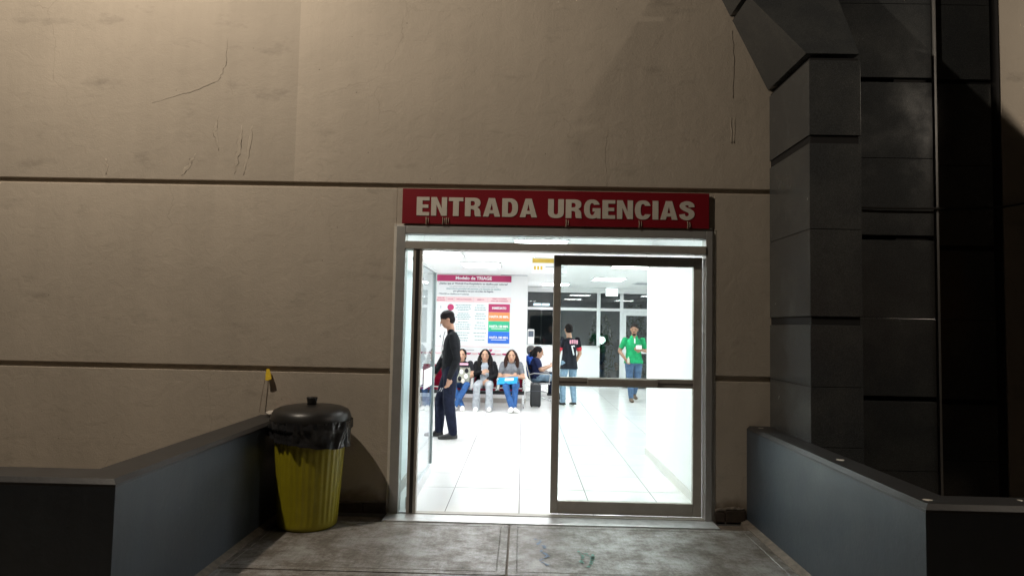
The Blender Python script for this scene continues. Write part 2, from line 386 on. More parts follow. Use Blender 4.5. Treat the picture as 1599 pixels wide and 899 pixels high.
# ------------------------------------------------------------------ facade
fac = thing('hospital_facade', 'beige plastered hospital wall with dark horizontal grooves around the lit entrance', 'wall')
DL, DR, DT = -1.045, 1.535, 2.312        # door opening
G1, G2 = 2.630, 1.118                     # groove centres
gw = .021
def panel(x0, x1, z0, z1, m='plaster'):
    return bxo('wall_panel', m, fac, x0, x1, 0, .16, z0, z1, .005)
bxo('wall_core', 'plaster', fac, -9, DL-.03, .028, .14, -.3, 7)
bxo('wall_core', 'plaster', fac, DR+.03, 6.5, .028, .14, -.3, 7)
bxo('wall_core', 'plaster', fac, DL-.03, DR+.03, .028, .14, DT+.03, 7)
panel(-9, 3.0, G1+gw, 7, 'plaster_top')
panel(-9, DL, G2+gw, G1-gw); panel(DR, 3.0, G2+gw, G1-gw)
bxo('wall_panel', 'plaster', fac, DL, DR, 0, .16, DT, G1-gw)
panel(-9, DL, -.1, G2-gw); panel(DR, 3.0, -.1, G2-gw)
panel(3.86, 6.5, -.1, 7)
# raised plaster ridges, cracks and paint drips
def ridge(name, pts, r, mat='plaster', fl=.35):
    bm = tube(bmesh.new(), [(x, 0, z) for x, z in pts], r, 8)
    for v in bm.verts: v.co.y = v.co.y*fl - .001
    return obj(name, bm, mat, fac, True)
def jit(pts, n=7, a=.012, seed=1):
    rnd = random.Random(seed); out = []
    for k in range(len(pts)-1):
        for i in range(n):
            t = i/n; out.append((pts[k][0]*(1-t)+pts[k+1][0]*t + rnd.uniform(-a, a), pts[k][1]*(1-t)+pts[k+1][1]*t + rnd.uniform(-a, a)))
    return out + [pts[-1]]
def wallpt(u, v):       # photograph-measured positions on the wall, converted once to metres
    k = 5.39/1040
    return ((u-816)*k*1.0, 1.5 + (510-v)*k + (u-816)*.0205*k)
W_ = lambda *ps: [wallpt(*p) for p in ps]
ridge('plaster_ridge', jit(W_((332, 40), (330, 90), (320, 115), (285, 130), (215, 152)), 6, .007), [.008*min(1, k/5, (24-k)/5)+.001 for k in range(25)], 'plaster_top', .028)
ridge('plaster_crack', jit(W_((945, 200), (941, 225), (944, 290)), 6, .006, 5), .0018, 'plaster', .2)
for s, ps in enumerate([((322, 175), (318, 200), (326, 230)), ((362, 190), (358, 230), (353, 268)), ((378, 190), (374, 225), (368, 270)), ((290, 235), (278, 255), (268, 270)), ((146, 240), (147, 268))]):
    ridge('paint_drip', jit(W_(*ps), 6, .008, s), [random.uniform(.010, .022)*min(1, .1+k/4, .1+(6*(len(ps)-1)-k)/4) for k in range(6*(len(ps)-1)+1)], 'plaster_patch', .02)
ridge('plaster_crack', jit(W_((1141, 40), (1144, 90), (1142, 150)), 7, .004, 9), .0022, 'skirting', .1)
ridge('plaster_seam', jit(W_((1139, 180), (1140, 222)), 6, .003, 9), .006, 'plaster_patch', .2)
ridge('plaster_seam', jit(W_((1144, 180), (1144, 222)), 6, .003, 10), .005, 'plaster_patch', .2)
# skirting tiles at the wall foot
for x0, x1 in ((-1.86, -1.66), (-1.655, -1.46), (-1.455, -1.25), (-1.245, -1.06)): bxo('skirting_tile', 'skirting', fac, x0, x1, -.018, .01, -.02, .075+random.uniform(-.012, .006), .003)
for x0, x1, h in ((DR+.012, 1.625, .07), (1.63, 1.785, .085)): bxo('skirting_tile', 'skirting', fac, x0, x1, -.020, .01, -.02, h, .003)
ridge('broken_mortar', jit([(DR+.02, .085), (1.66, .095), (1.78, .10)], 8, .008, 4), [random.uniform(.008, .018) for _ in range(17)], 'mortar', .6)
ridge('broken_mortar', jit([(-1.45, .085), (-1.25, .082), (-1.06, .086)], 8, .006, 6), [random.uniform(.005, .013) for _ in range(17)], 'mortar', .6)

# ------------------------------------------------------------------ dark granite on the right
def gpanel(parent, pts, off): return obj('granite_panel', poly_prism(bmesh.new(), pts, off), 'granite', parent)
pil = thing('granite_pilaster', 'dark polished granite pilaster right of the door with a slanted top', 'pilaster')
X0, X1, YF = 1.985, 2.345, -.755
bxo('pilaster_core', 'granite_joint', pil, X0+.012, X1-.012, YF+.012, .01, 0, 3.44)
zj = [0, .72, 1.13, 1.585, 2.22, 2.855, 3.45]
for k in range(6):
    a, b = zj[k]+(.03 if k in (3, 5) else .002), zj[k+1]-(.03 if k in (2, 4, 5) else .002)
    bxo('granite_panel', 'granite', pil, X0, X0+.02, YF+.0205, .0, a, b, .002)       # side
    bxo('granite_panel', 'granite', pil, X0+.0, X1, YF, YF+.02, a, b, .002)          # front
    bxo('granite_panel', 'granite', pil, X1-.02, X1, YF+.0205, .0, a, b, .002)
zt = 4.75
def cap_ring(z):
    T = (z-3.45)/.62
    return X0-.31*T, min(-.03, YF+.36*T)
for za, zb in ((3.474, 4.055), (4.092, zt)):
    bm = bmesh.new(); (xa, ya), (xb, yb) = cap_ring(za), cap_ring(zb)
    vb = [bm.verts.new(p) for p in ((xa, ya, za), (X1, ya, za), (X1, 0, za), (xa, 0, za))]
    vt = [bm.verts.new(p) for p in ((xb, yb, zb), (X1+.01, yb, zb), (X1+.01, 0, zb), (xb, 0, zb))]
    bm.faces.new(vb[::-1]); bm.faces.new(vt)
    for i in range(4): bm.faces.new((vb[i], vb[(i+1) % 4], vt[(i+1) % 4], vt[i]))
    bmesh.ops.recalc_face_normals(bm, faces=bm.faces[:])
    obj('slanted_panel', bm, 'granite', pil)
bxo('joint_core', 'granite_joint', pil, 1.75, X1-.02, -.34, -.001, 4.05, 4.10)

gwall = thing('granite_wall', 'black granite clad wall of stacked panels behind the pilaster', 'wall')
bxo('wall_core', 'granite_joint', gwall, 2.36, 3.85, .0, .02, -.1, 7)
for cx0, cx1, yy, rows in ((2.365, 3.29, -.03, [0, .43, .993, 1.63, 2.274, 2.92, 3.565, 4.2, 4.85, 7]), (3.325, 3.765, -.022, [0, .52, .98, 1.63, 2.20, 2.87, 3.56, 4.2, 4.85, 7])):
    for k in range(len(rows)-1):
        dk = lambda q: .02 if abs(q-.99) < .03 or abs(q-2.25) < .06 or abs(q-3.56) < .02 else .0018
        bxo('granite_panel', 'granite', gwall, cx0, cx1, yy, .0, rows[k]+dk(rows[k]), rows[k+1]-dk(rows[k+1]), .002)
bm = box(bmesh.new(), 3.298, 3.316, -.045, .0, 0, 7); obj('edge_strip', bm, 'aluminium', gwall)
# added plate out of view, shaped to keep lamp B off the right edge
p2 = thing('shade_blocker', 'added unseen plate at the far right, shaped to shade the wall edge', 'wall')
bm = poly_prism(bmesh.new(), [(4.2, -.92, -.03), (6.2, -.92, -.03), (6.2, -.92, 1.6), (4.43, -.92, 3.72), (4.43, -.92, 7), (4.2, -.92, 7)], (0, -.12, 0))
obj('blocker_slab', bm, 'granite', p2)
cb = bmesh.new()
tube(cb, [(2.36, -.05, 2.515), (2.9, -.06, 2.505), (3.5, -.065, 2.51), (3.8, -.05, 2.53), (4.3, -.06, 2.62)], .009, 6)
tag(obj('wall_cable', cb, 'dark_seal'), 'thin dark cable strung across the black granite wall', 'cable')

# ------------------------------------------------------------------ parapets
def parapet(side):
    t = .20 if side > 0 else .24
    xi = PR if side > 0 else PL
    yn = -2.36 if side > 0 else -2.27; h = .75
    far = -.002 if side < 0 else -.002
    t0 = thing('parapet_wall', ('slate grey low wall on the right of the landing, its top chipped and scuffed bright' if side > 0 else 'slate blue low wall on the left running to the yellow bin'), 'low wall')
    xo = xi + side*t; xe = side*6.5
    L_ = [(xi, far), (xi, yn), (xe, yn), (xe, yn+t), (xo, yn+t), (xo, far)]
    bm = poly_prism(bmesh.new(), [(x, y, -.3) for x, y in L_], (0, 0, .3+h-.035)); obj('wall_body', bm, 'parapet_paint', t0)
    # cap with chamfered edge, L-shaped
    bm = bmesh.new(); c = .022; z1 = h
    lo = [(xi, far), (xi, yn), (xe, yn), (xe, yn+t), (xo, yn+t), (xo, far)]
    hi = [(xi+side*c, far), (xi+side*c, yn+c), (xe, yn+c), (xe, yn+t-c), (xo-side*c, yn+t-c), (xo-side*c, far)]
    a = [bm.verts.new((x, y, h-.0345)) for x, y in lo]; m_ = [bm.verts.new((x, y, h-c)) for x, y in lo]; b = [bm.verts.new((x, y, z1)) for x, y in hi]
    for u, v in ((a, m_), (m_, b)):
        for i in range(6): bm.faces.new((u[i], u[(i+1) % 6], v[(i+1) % 6], v[i]))
    bm.faces.new(b); bm.faces.new(a[::-1]); bmesh.ops.recalc_face_normals(bm, faces=bm.faces[:])
    obj('wall_cap', bm, 'parapet_cap', t0)
    rnd = random.Random(5)
    spots = [(xi+.07, -.12), (xi+.10, -1.35), (xi+.06, yn+.09), (xi+.5, yn+.12)] if side > 0 else []
    for x, y in spots:
        bm = bmesh.new(); n = 9; rr = rnd.uniform(.012, .026)
        vs = [bm.verts.new((x+math.cos(6.283*i/n)*rr*rnd.uniform(.5, 1.3), y+math.sin(6.283*i/n)*rr*rnd.uniform(.5, 1.5), h+.0015)) for i in range(n)]
        bm.faces.new(vs); obj('paint_chip', bm, 'white_trim', t0)
parapet(-1); parapet(1)

# ------------------------------------------------------------------ entrance sign
sg = thing('entrance_sign', 'dark red sign board reading ENTRADA URGENCIAS above the door', 'sign', (0, 0, 0))
bxo('board', 'sign_red', sg, -.998, 1.490, -.030, -.0155, 2.318, 2.606, .003)
def arc(cx, cy, rx, ry, a0, a1, n=10, e=2.4):
    out = []
    for i in range(n+1):
        a = R(a0+(a1-a0)*i/n); c_, s_ = math.cos(a), math.sin(a)
        out.append((cx+rx*math.copysign(abs(c_)**(2/e), c_), cy+ry*math.copysign(abs(s_)**(2/e), s_)))
    return out
def stroke(pts, w):
    P_ = []
    for k in range(len(pts)-1):                       # smooth centre line
        p0, p1, p2_, p3 = pts[max(k-1, 0)], pts[k], pts[k+1], pts[min(k+2, len(pts)-1)]
        for i in range(5):
            t = i/5; P_.append(tuple(.5*(2*p1[d]+(p2_[d]-p0[d])*t+(2*p0[d]-5*p1[d]+4*p2_[d]-p3[d])*t*t+(3*p1[d]-p0[d]-3*p2_[d]+p3[d])*t**3) for d in (0, 1)))
    P_.append(pts[-1]); l, r_ = [], []
    for i, p in enumerate(P_):
        a, b = P_[max(i-1, 0)], P_[min(i+1, len(P_)-1)]; dx, dy = b[0]-a[0], b[1]-a[1]; n = math.hypot(dx, dy)
        ww = w*(.5-.06*abs(dx)/n); l.append((p[0]-dy/n*ww, p[1]+dx/n*ww)); r_.append((p[0]+dy/n*ww, p[1]-dx/n*ww))
    return l + r_[::-1]
GLYPH = {
 'E': (.53, [[(0,0),(.53,0),(.53,.19),(.24,.19),(.24,.41),(.49,.41),(.49,.59),(.24,.59),(.24,.81),(.53,.81),(.53,1),(0,1)]]),
 'N': (.66, [[(0,0),(.22,0),(.22,.60),(.43,0),(.66,0),(.66,1),(.44,1),(.44,.40),(.23,1),(0,1)]]),
 'T': (.60, [[(.18,0),(.42,0),(.42,.80),(.60,.80),(.60,1),(0,1),(0,.80),(.18,.80)]]),
 'I': (.24, [[(0,0),(.24,0),(.24,1),(0,1)]]),
 'A': (.72, [[(0,0),(.235,0),(.268,.17),(.452,.17),(.485,0),(.72,0),(.49,1),(.23,1)], [(.302,.35),(.418,.35),(.36,.72)]]),
 'D': (.66, [[(0,0)]+arc(.30,.5,.36,.5,-90,90,18)+[(0,1)], [(.24,.19)]+arc(.29,.5,.13,.31,-90,90,12)+[(.24,.81)]]),
 'U': (.66, [[(0,1)]+arc(.33,.32,.33,.335,180,360,18)+[(.66,1),(.42,1)]+arc(.33,.30,.09,.12,360,180,8)+[(.24,1)]]),
 'R': (.68, [[(0,0),(.24,0),(.24,.385),(.31,.385),(.395,.33),(.405,.10),(.435,0),(.68,0),(.655,.05),(.645,.28),(.60,.41),(.53,.47)]+arc(.36,.735,.285,.265,-58,90,12)+[(0,1)], [(.24,.57)]+arc(.31,.695,.10,.125,-90,90,8)+[(.24,.82)]]),
 'C': (.66, [arc(.34,.5,.335,.515,22,338,30)+arc(.34,.5,.10,.325,320,40,16)]),
 'G': (.69, [arc(.34,.5,.335,.515,24,300,28)+[(.53,.06),(.55,0),(.69,0),(.69,.55),(.36,.55),(.36,.37),(.46,.37)]+arc(.34,.5,.10,.325,310,42,16)]),
 'S': (.62, [stroke([(.50,.69),(.475,.83),(.32,.905),(.155,.84),(.13,.71),(.22,.60),(.38,.51),(.49,.40),(.48,.21),(.32,.095),(.15,.16),(.105,.31)], .24)]),
 ' ': (.30, [])}
def glyph_line(s_, x0, x1, z0, z1, y, mat, parent, gap=.075):
    tot = sum(GLYPH[c][0]+gap for c in s_)-gap; kx = (x1-x0)/tot; kz = z1-z0; x = x0
    for ch in s_:
        w, loops = GLYPH[ch]
        if loops:
            cu = bpy.data.curves.new('letter', 'CURVE'); cu.dimensions = '2D'; cu.fill_mode = 'BOTH'; cu.extrude = .0015
            for lp_ in loops:
                sp = cu.splines.new('POLY'); sp.points.add(len(lp_)-1); sp.use_cyclic_u = True
                for q, p in zip(sp.points, lp_): q.co = (p[0]*kx, p[1]*kz, 0, 1)
            o = bpy.data.objects.new('t', cu); C.objects.link(o)
            me = bpy.data.meshes.new_from_object(o.evaluated_get(_dg())); bpy.data.objects.remove(o)
            for p in me.polygons: p.use_smooth = False
            me.transform(Matrix.Translation((x, y, z0)) @ FACE); obj('letter', me, mat, parent)
        x += (w+gap)*kx
glyph_line('ENTRADA URGENCIAS', -.880, 1.370, 2.385, 2.537, -.033, 'sign_letter', sg)
for k, x in enumerate((-.80, -.665, -.635, .335, .925, 1.315)):
    bm = tube(bmesh.new(), [(x, -.034, 2.372), (x+.002, -.038, 2.345), (x, -.034, 2.312)], .0042, 6)
    tube(bm, [(x+.018, -.034, 2.368), (x+.019, -.038, 2.34), (x+.018, -.034, 2.325)], .003, 6)
    obj('hanging_clip', bm, 'clip_metal', sg)

# ------------------------------------------------------------------ door frame and sliding leaf
df = thing('door_frame', 'grey aluminium door frame with glass transom set in the beige wall', 'door frame')
A = 'aluminium'
bxo('jamb', A, df, -1.038, -.965, -.02, .10, 0, 2.30, .004)
bxo('jamb', A, df, 1.468, 1.522, -.02, .10, 0, 2.30, .004)
bxo('head', A, df, -.9645, 1.4675, -.02, .10, 2.238, 2.30, .004)
bxo('transom_bar', 'bronze_aluminium', df, -.9645, 1.4675, -.03, .11, 2.112, 2.176, .004)
bxo('transom_pane', 'clear_glass', df, -.9645, 1.4675, .035, .043, 2.176, 2.238)
bxo('jamb_trim', 'white_trim', df, -1.062, -1.039, -.004, .10, 0, 2.312, .003)
bxo('jamb_trim', 'white_trim', df, 1.523, 1.552, -.004, .10, 0, 2.312, .003)
bxo('head_trim', 'white_trim', df, -1.062, 1.552, -.004, .10, 2.3005, 2.316, .003)
bxo('mullion', 'bronze_aluminium', df, -.899, -.824, -.02, .05, 0, 2.112, .004)
bxo('mullion_seal', 'dark_seal', df, -.875, -.848, -.024, -.0205, 0.01, 2.105)
bxo('side_pane', 'clear_glass', df, -.965, -.899, .02, .028, .0, 2.112)
bxo('floor_track', 'bronze_aluminium', df, -.8235, 1.4675, -.02, .05, -.004, .008)
lf = thing('sliding_door', 'dark bronze framed sliding glass door leaf covering the right half of the entrance', 'door')
B = 'bronze_aluminium'
bxo('stile', B, lf, .248, .308, .052, .098, .012, 2.092, .004)
bxo('stile', B, lf, 1.388, 1.458, .052, .098, .012, 2.092, .004)
bxo('top_rail', B, lf, .3085, 1.3875, .052, .098, 2.012, 2.092, .004)
bxo('bottom_rail', B, lf, .3085, 1.3875, .052, .098, .012, .112, .004)
mr = bxo('middle_rail', B, lf, .3085, 1.3875, .055, .095, 1.028, 1.100, .003)
bxo('push_bar', B, mr, .535, 1.10, .026, .054, 1.036, 1.094, .004)
bxo('rail_groove', 'chrome', mr, .31, .534, .050, .0545, 1.060, 1.066)
bxo('rail_groove', 'chrome', mr, 1.101, 1.386, .050, .0545, 1.060, 1.066)
bxo('glass_pane', 'clear_glass', lf, .3085, 1.3875, .071, .079, 1.1005, 2.0115)
bxo('glass_pane', 'clear_glass', lf, .3085, 1.3875, .071, .079, .1125, 1.0275)
th = tag(bxo('threshold_plate', 'threshold_metal', None, -1.05, 1.53, -.212, -.021, -.02, .003, .004), 'worn pale metal plate along the foot of the doorway', 'threshold')

# ------------------------------------------------------------------ interior shell
H = 2.52
fl = struct(bpy.data.objects.new('floor', None)); C.objects.link(fl)
bxo('floor_bed', 'grout', fl, -3.6, 5.4, -.02, 11.70, -.03, -.0025)
tm = box(bmesh.new(), .0035, .5965, .0035, .5965, -.012, 0, .0015)
tme = bpy.data.meshes.new('tile'); tm.to_mesh(tme); tm.free(); tme.materials.append(M['tile_white'])
nt_ = 0
for j in range(20):
    for i in range(-6, 9):
        x, y = i*.6, -.31 + j*.6
        if j == 0: continue
        if j < 3 and (x < -1.3 or x > 1.4): continue
        if j < 5 and x > 1.4: continue
        if y > 7.6 and x < -.3: continue
        if y > 11.5: continue
        o = obj('tile', tme, None, fl); o.location = (x, y, 0)
        if j == 1:
            o.scale.y = 1.42; o.location.y = .036
        nt_ += 1
ce = struct(bpy.data.objects.new('ceiling', None)); C.objects.link(ce)
bxo('ceiling_slab', 'ceiling_white', ce, -3.7, 5.5, .15, 11.9, H, H+.15)
bxo('soffit_joint', 'print_grey', ce, -.45, .08, 7.76, 7.79, H-.012, H-.001)
def iw(name, *a, m='wall_white'): return struct(bxo(name, m, None, *a))
iw('wall_left_entry', -1.22, -1.07, .16, 1.62, 0, H)
iw('wall_left_front', -3.6, -1.22, .16, .3, 0, H)
iw('wall_left', -3.7, -3.6, .16, 7.83, 0, H)
iw('wall_right_entry', 1.515, 1.66, .16, 2.76, 0, H)
iw('wall_right_front', 1.66, 5.4, 2.62, 2.76, 0, H)
iw('wall_right', 5.4, 5.5, 2.62, 11.9, 0, H)
iw('wall_poster', -3.6, .085, 7.83, 7.98, 0, H)
iw('wall_recess', -.065, .085, 7.98, 11.69, 0, H)
iw('lintel_front', -1.07, 1.515, .16, .2, 2.31, H)
for nm, a, m in (('wall_left_entry', (-1.0695, -1.058, .2, 1.62, 0, .10), 'base_grey'), ('x', (1.503, 1.5145, .2, 2.76, 0, .085), 'base_white'),
                 ('x', (-3.6, .085, 7.817, 7.8295, 0, .09), 'base_grey'), ('x', (.0855, .097, 7.98, 11.69, 0, .09), 'base_white')):
    struct(bxo('skirting_board', m, None, *a))

# left glass screen standing into the entry
gs = thing('glass_screen', 'aluminium framed glass screen running inward on the left of the entry', 'glass screen')
bxo('post', 'screen_metal', gs, -.935, -.895, 1.44, 1.48, .10, 2.045, .003)
bxo('top_rail', 'screen_metal', gs, -.925, -.900, .115, 1.4395, 2.035, 2.06)
bxo('bottom_rail', 'frame_white', gs, -.93, -.893, .115, 1.4395, 0.003, .10, .003)
bxo('glass_pane', 'screen_glass', gs, -.916, -.908, .115, 1.4395, .10, 2.035)
bm = box(bmesh.new(), -.9055, -.9035, .35, .72, .96, 1.10); n1 = tag(obj('notice_sheet', bm, 'paper'), 'blank white sheet taped flat on the left glass screen, nearer one', 'paper')
bm = box(bmesh.new(), -.9055, -.9035, .80, 1.35, .90, 1.08); n2 = tag(obj('notice_sheet', bm, 'paper'), 'long white sheet taped on the left glass screen next to its post', 'paper')

# far window wall
fw = thing('window_wall', 'white framed window wall at the back of the waiting room, dark night outside', 'window wall')
WY = 11.69; wf = 'frame_white'
bxo('dado', 'wall_white', fw, .085, 1.975, WY, WY+.12, 0, 1.02)
bxo('header', 'wall_white', fw, .085, 5.4, WY, WY+.12, 2.40, H)
bxo('sill', wf, fw, .085, 1.94, WY-.04, WY+.12, 1.0205, 1.05, .003)
for x0, x1, z0, z1 in ((.085, .12, 1.0505, 2.40), (.80, .86, 1.0505, 2.40), (1.895, 1.985, 1.0505, 2.40), (2.485, 2.57, 0, 2.40), (3.55, 3.62, 0, 2.40)):
    bxo('mullion', wf, fw, x0, x1, WY, WY+.08, z0, z1, .003)
for x0, x1 in ((.1205, .7995), (.8605, 1.8945), (1.9855, 2.4845), (2.5705, 3.5495)):
    bxo('transom', wf, fw, x0, x1, WY+.004, WY+.076, 1.945, 2.015, .003)
    bxo('pane', 'window_glass', fw, x0, x1, WY+.035, WY+.041, 2.0155, 2.3995)
for x0, x1, z0 in ((.1205, .7995, 1.0505), (.8605, 1.8945, 1.0505), (1.9855, 2.4845, .05)):
    bxo('pane', 'window_glass', fw, x0, x1, WY+.035, WY+.041, z0, 1.9445)
bxo('bottom_rail', wf, fw, 1.9855, 2.4845, WY, WY+.08, 0, .05)
bxo('end_wall', 'wall_white', fw, 3.6205, 5.4, WY, WY+.12, 0, 2.3995)
bd = thing('glazed_door', 'white framed glazed door at the back behind the man in green', 'door')
for nm, a in (('stile', (2.575, 2.645, .03, 1.94)), ('stile', (3.47, 3.545, .03, 1.94)), ('top_rail', (2.6455, 3.4695, 1.84, 1.94)), ('middle_rail', (2.6455, 3.4695, .88, .98)), ('bottom_rail', (2.6455, 3.4695, .03, .16))):
    bxo(nm, wf, bd, a[0], a[1], WY+.006, WY+.06, a[2], a[3], .003)
bxo('pane', 'window_glass', bd, 2.6455, 3.4695, WY+.03, WY+.036, .9805, 1.8395)
bxo('pane', 'window_glass', bd, 2.6455, 3.4695, WY+.03, WY+.036, .1605, .8795)
# outside at the back
struct(bxo('back_terrace', 'mortar', None, -2, 9, 11.83, 22, -.54, -.45))
iw('back_wall', -6, 12, 18.5, 18.7, -.5, 4.2, m='night_wall')
bxl = thing('street_lamp', 'lit round street lamp seen through the back window glass', 'street lamp', (2.35, 14.5, -.5))
obj('pole', tube(bmesh.new(), [(0, 0, 0), (0, 0, 1.55)], .03, 8), 'dark_seal', bxl)
bm = bmesh.new(); bmesh.ops.create_uvsphere(bm, u_segments=16, v_segments=10, radius=.11, matrix=Matrix.Translation((0, 0, 1.65))); obj('globe', bm, 'street_bulb', bxl, True)
bxl = thing('street_lamp', 'tall twin street lamp seen through the left back window', 'street lamp', (.62, 17.0, -.5))
obj('pole', tube(bmesh.new(), [(0, 0, 0), (0, 0, 2.75)], .03, 8), 'frame_white', bxl)
for s in (-1, 1):
    bm = box(bmesh.new(), s*.14-.13, s*.14+.13, -.07, .07, 2.72, 2.80, .02); obj('lamp_head', bm, 'lit_sign', bxl)
# shrubs outside
def shrub(loc, h, r, label):
    t = thing('shrub', label, 'shrub', loc); bm = bmesh.new(); rnd = random.Random(int(loc[0]*10))
    for k in range(900):
        a, u = rnd.uniform(0, 6.28), rnd.uniform(-1, 1); rr = r*rnd.uniform(.3, 1)**.5*(1-.3*abs(u))
        p = Vector((rr*math.cos(a)*math.sqrt(1-u*u*.6), rr*math.sin(a)*math.sqrt(1-u*u*.6), h*.55+u*h*.45))
        q = Matrix.Rotation(rnd.uniform(0, 6.28), 3, Vector((rnd.gauss(0, 1), rnd.gauss(0, 1), rnd.gauss(0, 1))).normalized())
        vs = [bm.verts.new(p+q@Vector(v)) for v in ((-.02, 0, 0), (0, -.06, 0), (.02, 0, 0), (0, .06, 0))]; bm.faces.new(vs)
    obj('foliage', bm, leafm, t)
    obj('stem', tube(bmesh.new(), [(0, 0, 0), (.02, .01, h*.6)], .025, 6), 'shoe_brown', t)
leafm = simple('leaf', (.05, .09, .035), .5)
shrub((2.2, 13.4, -.45), 2.3, .42, 'leafy dark shrub outside the narrow back window')
shrub((3.05, 13.0, -.45), 2.6, .45, 'leafy shrub outside the glazed back door')
tag(bxo('notice_sheet', 'paper', None, .135, .30, WY-.012, WY-.004, 1.06, 1.44), 'white notice with a dark picture at the left of the back window', 'notice')
pic = bxo('printed_picture', 'print_text', bpy.data.objects['notice_sheet.002'], .15, .285, WY-.0145, WY-.0125, 1.25, 1.40)

# ------------------------------------------------------------------ ceiling lights
cl_lab = {0: 'bright ceiling panel over the right of the waiting room', 1: 'bright ceiling panel nearer the back windows'}
def clight(x, y, lab, w=.6, d=.6):
    t = thing('ceiling_light', lab, 'ceiling light', (x, y, H), 0, 'ceiling light panels')
    bxo('frame', 'frame_white', t, -w/2-.03, w/2+.03, -d/2-.03, d/2+.03, -.018, -.001)
    bxo('diffuser', 'lamp_panel', t, -w/2, w/2, -d/2, d/2, -.024, -.0185)
names = ['nearest the doorway', 'second from the doorway', 'over the dark jacketed man', 'over the left waiting area', 'over the seated women', 'over the man in the jersey', 'over the right of the room', 'near the back windows', 'in the far right corner', 'over the side bench']
for k, (x, y) in enumerate(((.2, 1.0), (.2, 2.6), (-1.2, 4.0), (-2.6, 5.6), (-.7, 5.6), (1.75, 5.3), (3.6, 5.0), (1.75, 8.3), (3.9, 8.6), (.75, 10.2))):
    clight(x, y, 'square white ceiling light panel ' + names[k])
ls_ = thing('lit_box_sign', 'glowing white box sign hanging before the back windows', 'sign', (2.2, 11.2, 2.30))
bxo('housing', 'frame_white', ls_, -.15, .15, -.04, .04, 0, .2, .004); bxo('lit_face', 'lit_sign', ls_, -.14, .14, -.045, -.0405, .01, .19)
bxo('hanger', 'chrome', ls_, -.01, .01, -.01, .01, .2, H-2.30-.001)
vt = thing('ceiling_vent', 'grey slatted ceiling vent right of the lit box sign', 'vent', (2.75, 9.35, H))
bxo('frame', 'frame_white', vt, -.3, .3, -.3, .3, -.02, -.001)
for k in range(6): bxo('slat', 'print_grey', vt, -.27, .27, -.26+k*.09, -.21+k*.09, -.028, -.0205)
ys_ = thing('wayfinding_sign', 'small yellow and white sign hanging from the ceiling', 'sign', (.30, 3.8, 2.24))
bxo('board', 'poster_white', ys_, -.185, .30, -.008, .008, 0, .22)
bxo('yellow_bar', 'sign_yellow', ys_, -.178, .29, -.012, -.0085, .145, .205)
for k in range(3): bxo('yellow_figure', 'sign_yellow', ys_, -.16+k*.045, -.13+k*.045, -.012, -.0085, .05, .10)
bxo('printed_line', 'print_grey', ys_, .0, .25, -.011, -.0085, .085, .10)
for x in (-.15, .26): bxo('hanger', 'chrome', ys_, x, x+.006, -.003, .003, .22, H-2.24-.001)

# ------------------------------------------------------------------ triage poster
po = thing('triage_poster', 'large white poster headed Modelo de TRIAGE with coloured waiting time boxes', 'poster', (0, 7.815, 0))
PX0, PX1 = -1.74, -.24
bxo('sheet', 'poster_white', po, PX0, PX1, 0, .008, 1.075, 2.50)
bxo('title_band', 'print_crimson', po, PX0, PX1, -.003, -.0005, 2.375, 2.50)
def line(s, x, z, size, mat='print_text', off=.0, al='CENTER', par=po, y=-.0045, w=None, nm='lettering'):
    me = text_mesh(s, size, off*size, 0, al); me.transform(FACE)
    if w:
        xs_ = [v.co.x for v in me.vertices]; k = w/(max(xs_)-min(xs_))
        for v in me.vertices: v.co.x *= k
    me.transform(Matrix.Translation((x, y, z))); return obj(nm, me, mat, par)
xm = (PX0+PX1)/2
line('Modelo de TRIAGE', xm, 2.415, .085, 'poster_white', .04, w=.72)
line('¿Sabías que el TRIAGE Pre-Hospitalario se clasifica por colores?', xm, 2.315, .05, 'print_text', .025, w=1.36)
line('La prioridad en el servicio de urgencias por la', xm, 2.262, .045, 'print_grey', .01, w=.95)
line('determina la gravedad del paciente y la atención se clasifica', xm, 2.215, .045, 'print_teal', .015, w=1.08)
line('por gravedad y no por el orden de llegada.', xm, 2.168, .045, 'print_text', .03, w=.80)
line('• TRIAGE se clasifica en 4 colores', PX0+.04, 2.108, .045, 'print_text', .02, 'LEFT')
bxo('table_header', 'print_pink', po, PX0, PX1, -.003, -.0005, 1.965, 2.07)
for x in (-1.52, -1.37, -.98, -.70): bxo('header_rule', 'print_grey', po, x-.002, x+.002, -.0042, -.0031, 1.965, 2.07)
line('NIVEL DE', -1.63, 2.03, .032, 'print_crimson', .02); line('PRIORIDAD', -1.63, 1.987, .032, 'print_crimson', .02)
line('COLOR', -1.445, 2.008, .032, 'print_crimson', .02); line('TIPO DE ATENCIÓN', -1.175, 2.008, .032, 'print_crimson', .02, w=.3)
line('EJEMPLOS', -.84, 2.008, .032, 'print_crimson', .02); line('TIEMPO DE ESPERA', -.47, 2.03, .032, 'print_crimson', .02, w=.3); line('PARA SER ATENDIDO', -.47, 1.987, .032, 'print_crimson', .02, w=.33)
rows = (('INMEDIATO', 'print_crimson', 1.94, 1.775), ('HASTA 30 MIN.', 'print_orange', 1.775, 1.60), ('HASTA 120 MIN.', 'print_green', 1.60, 1.395), ('HASTA 180 MIN.', 'print_blue', 1.395, 1.16))
rnd = random.Random(2); spb = bmesh.new()
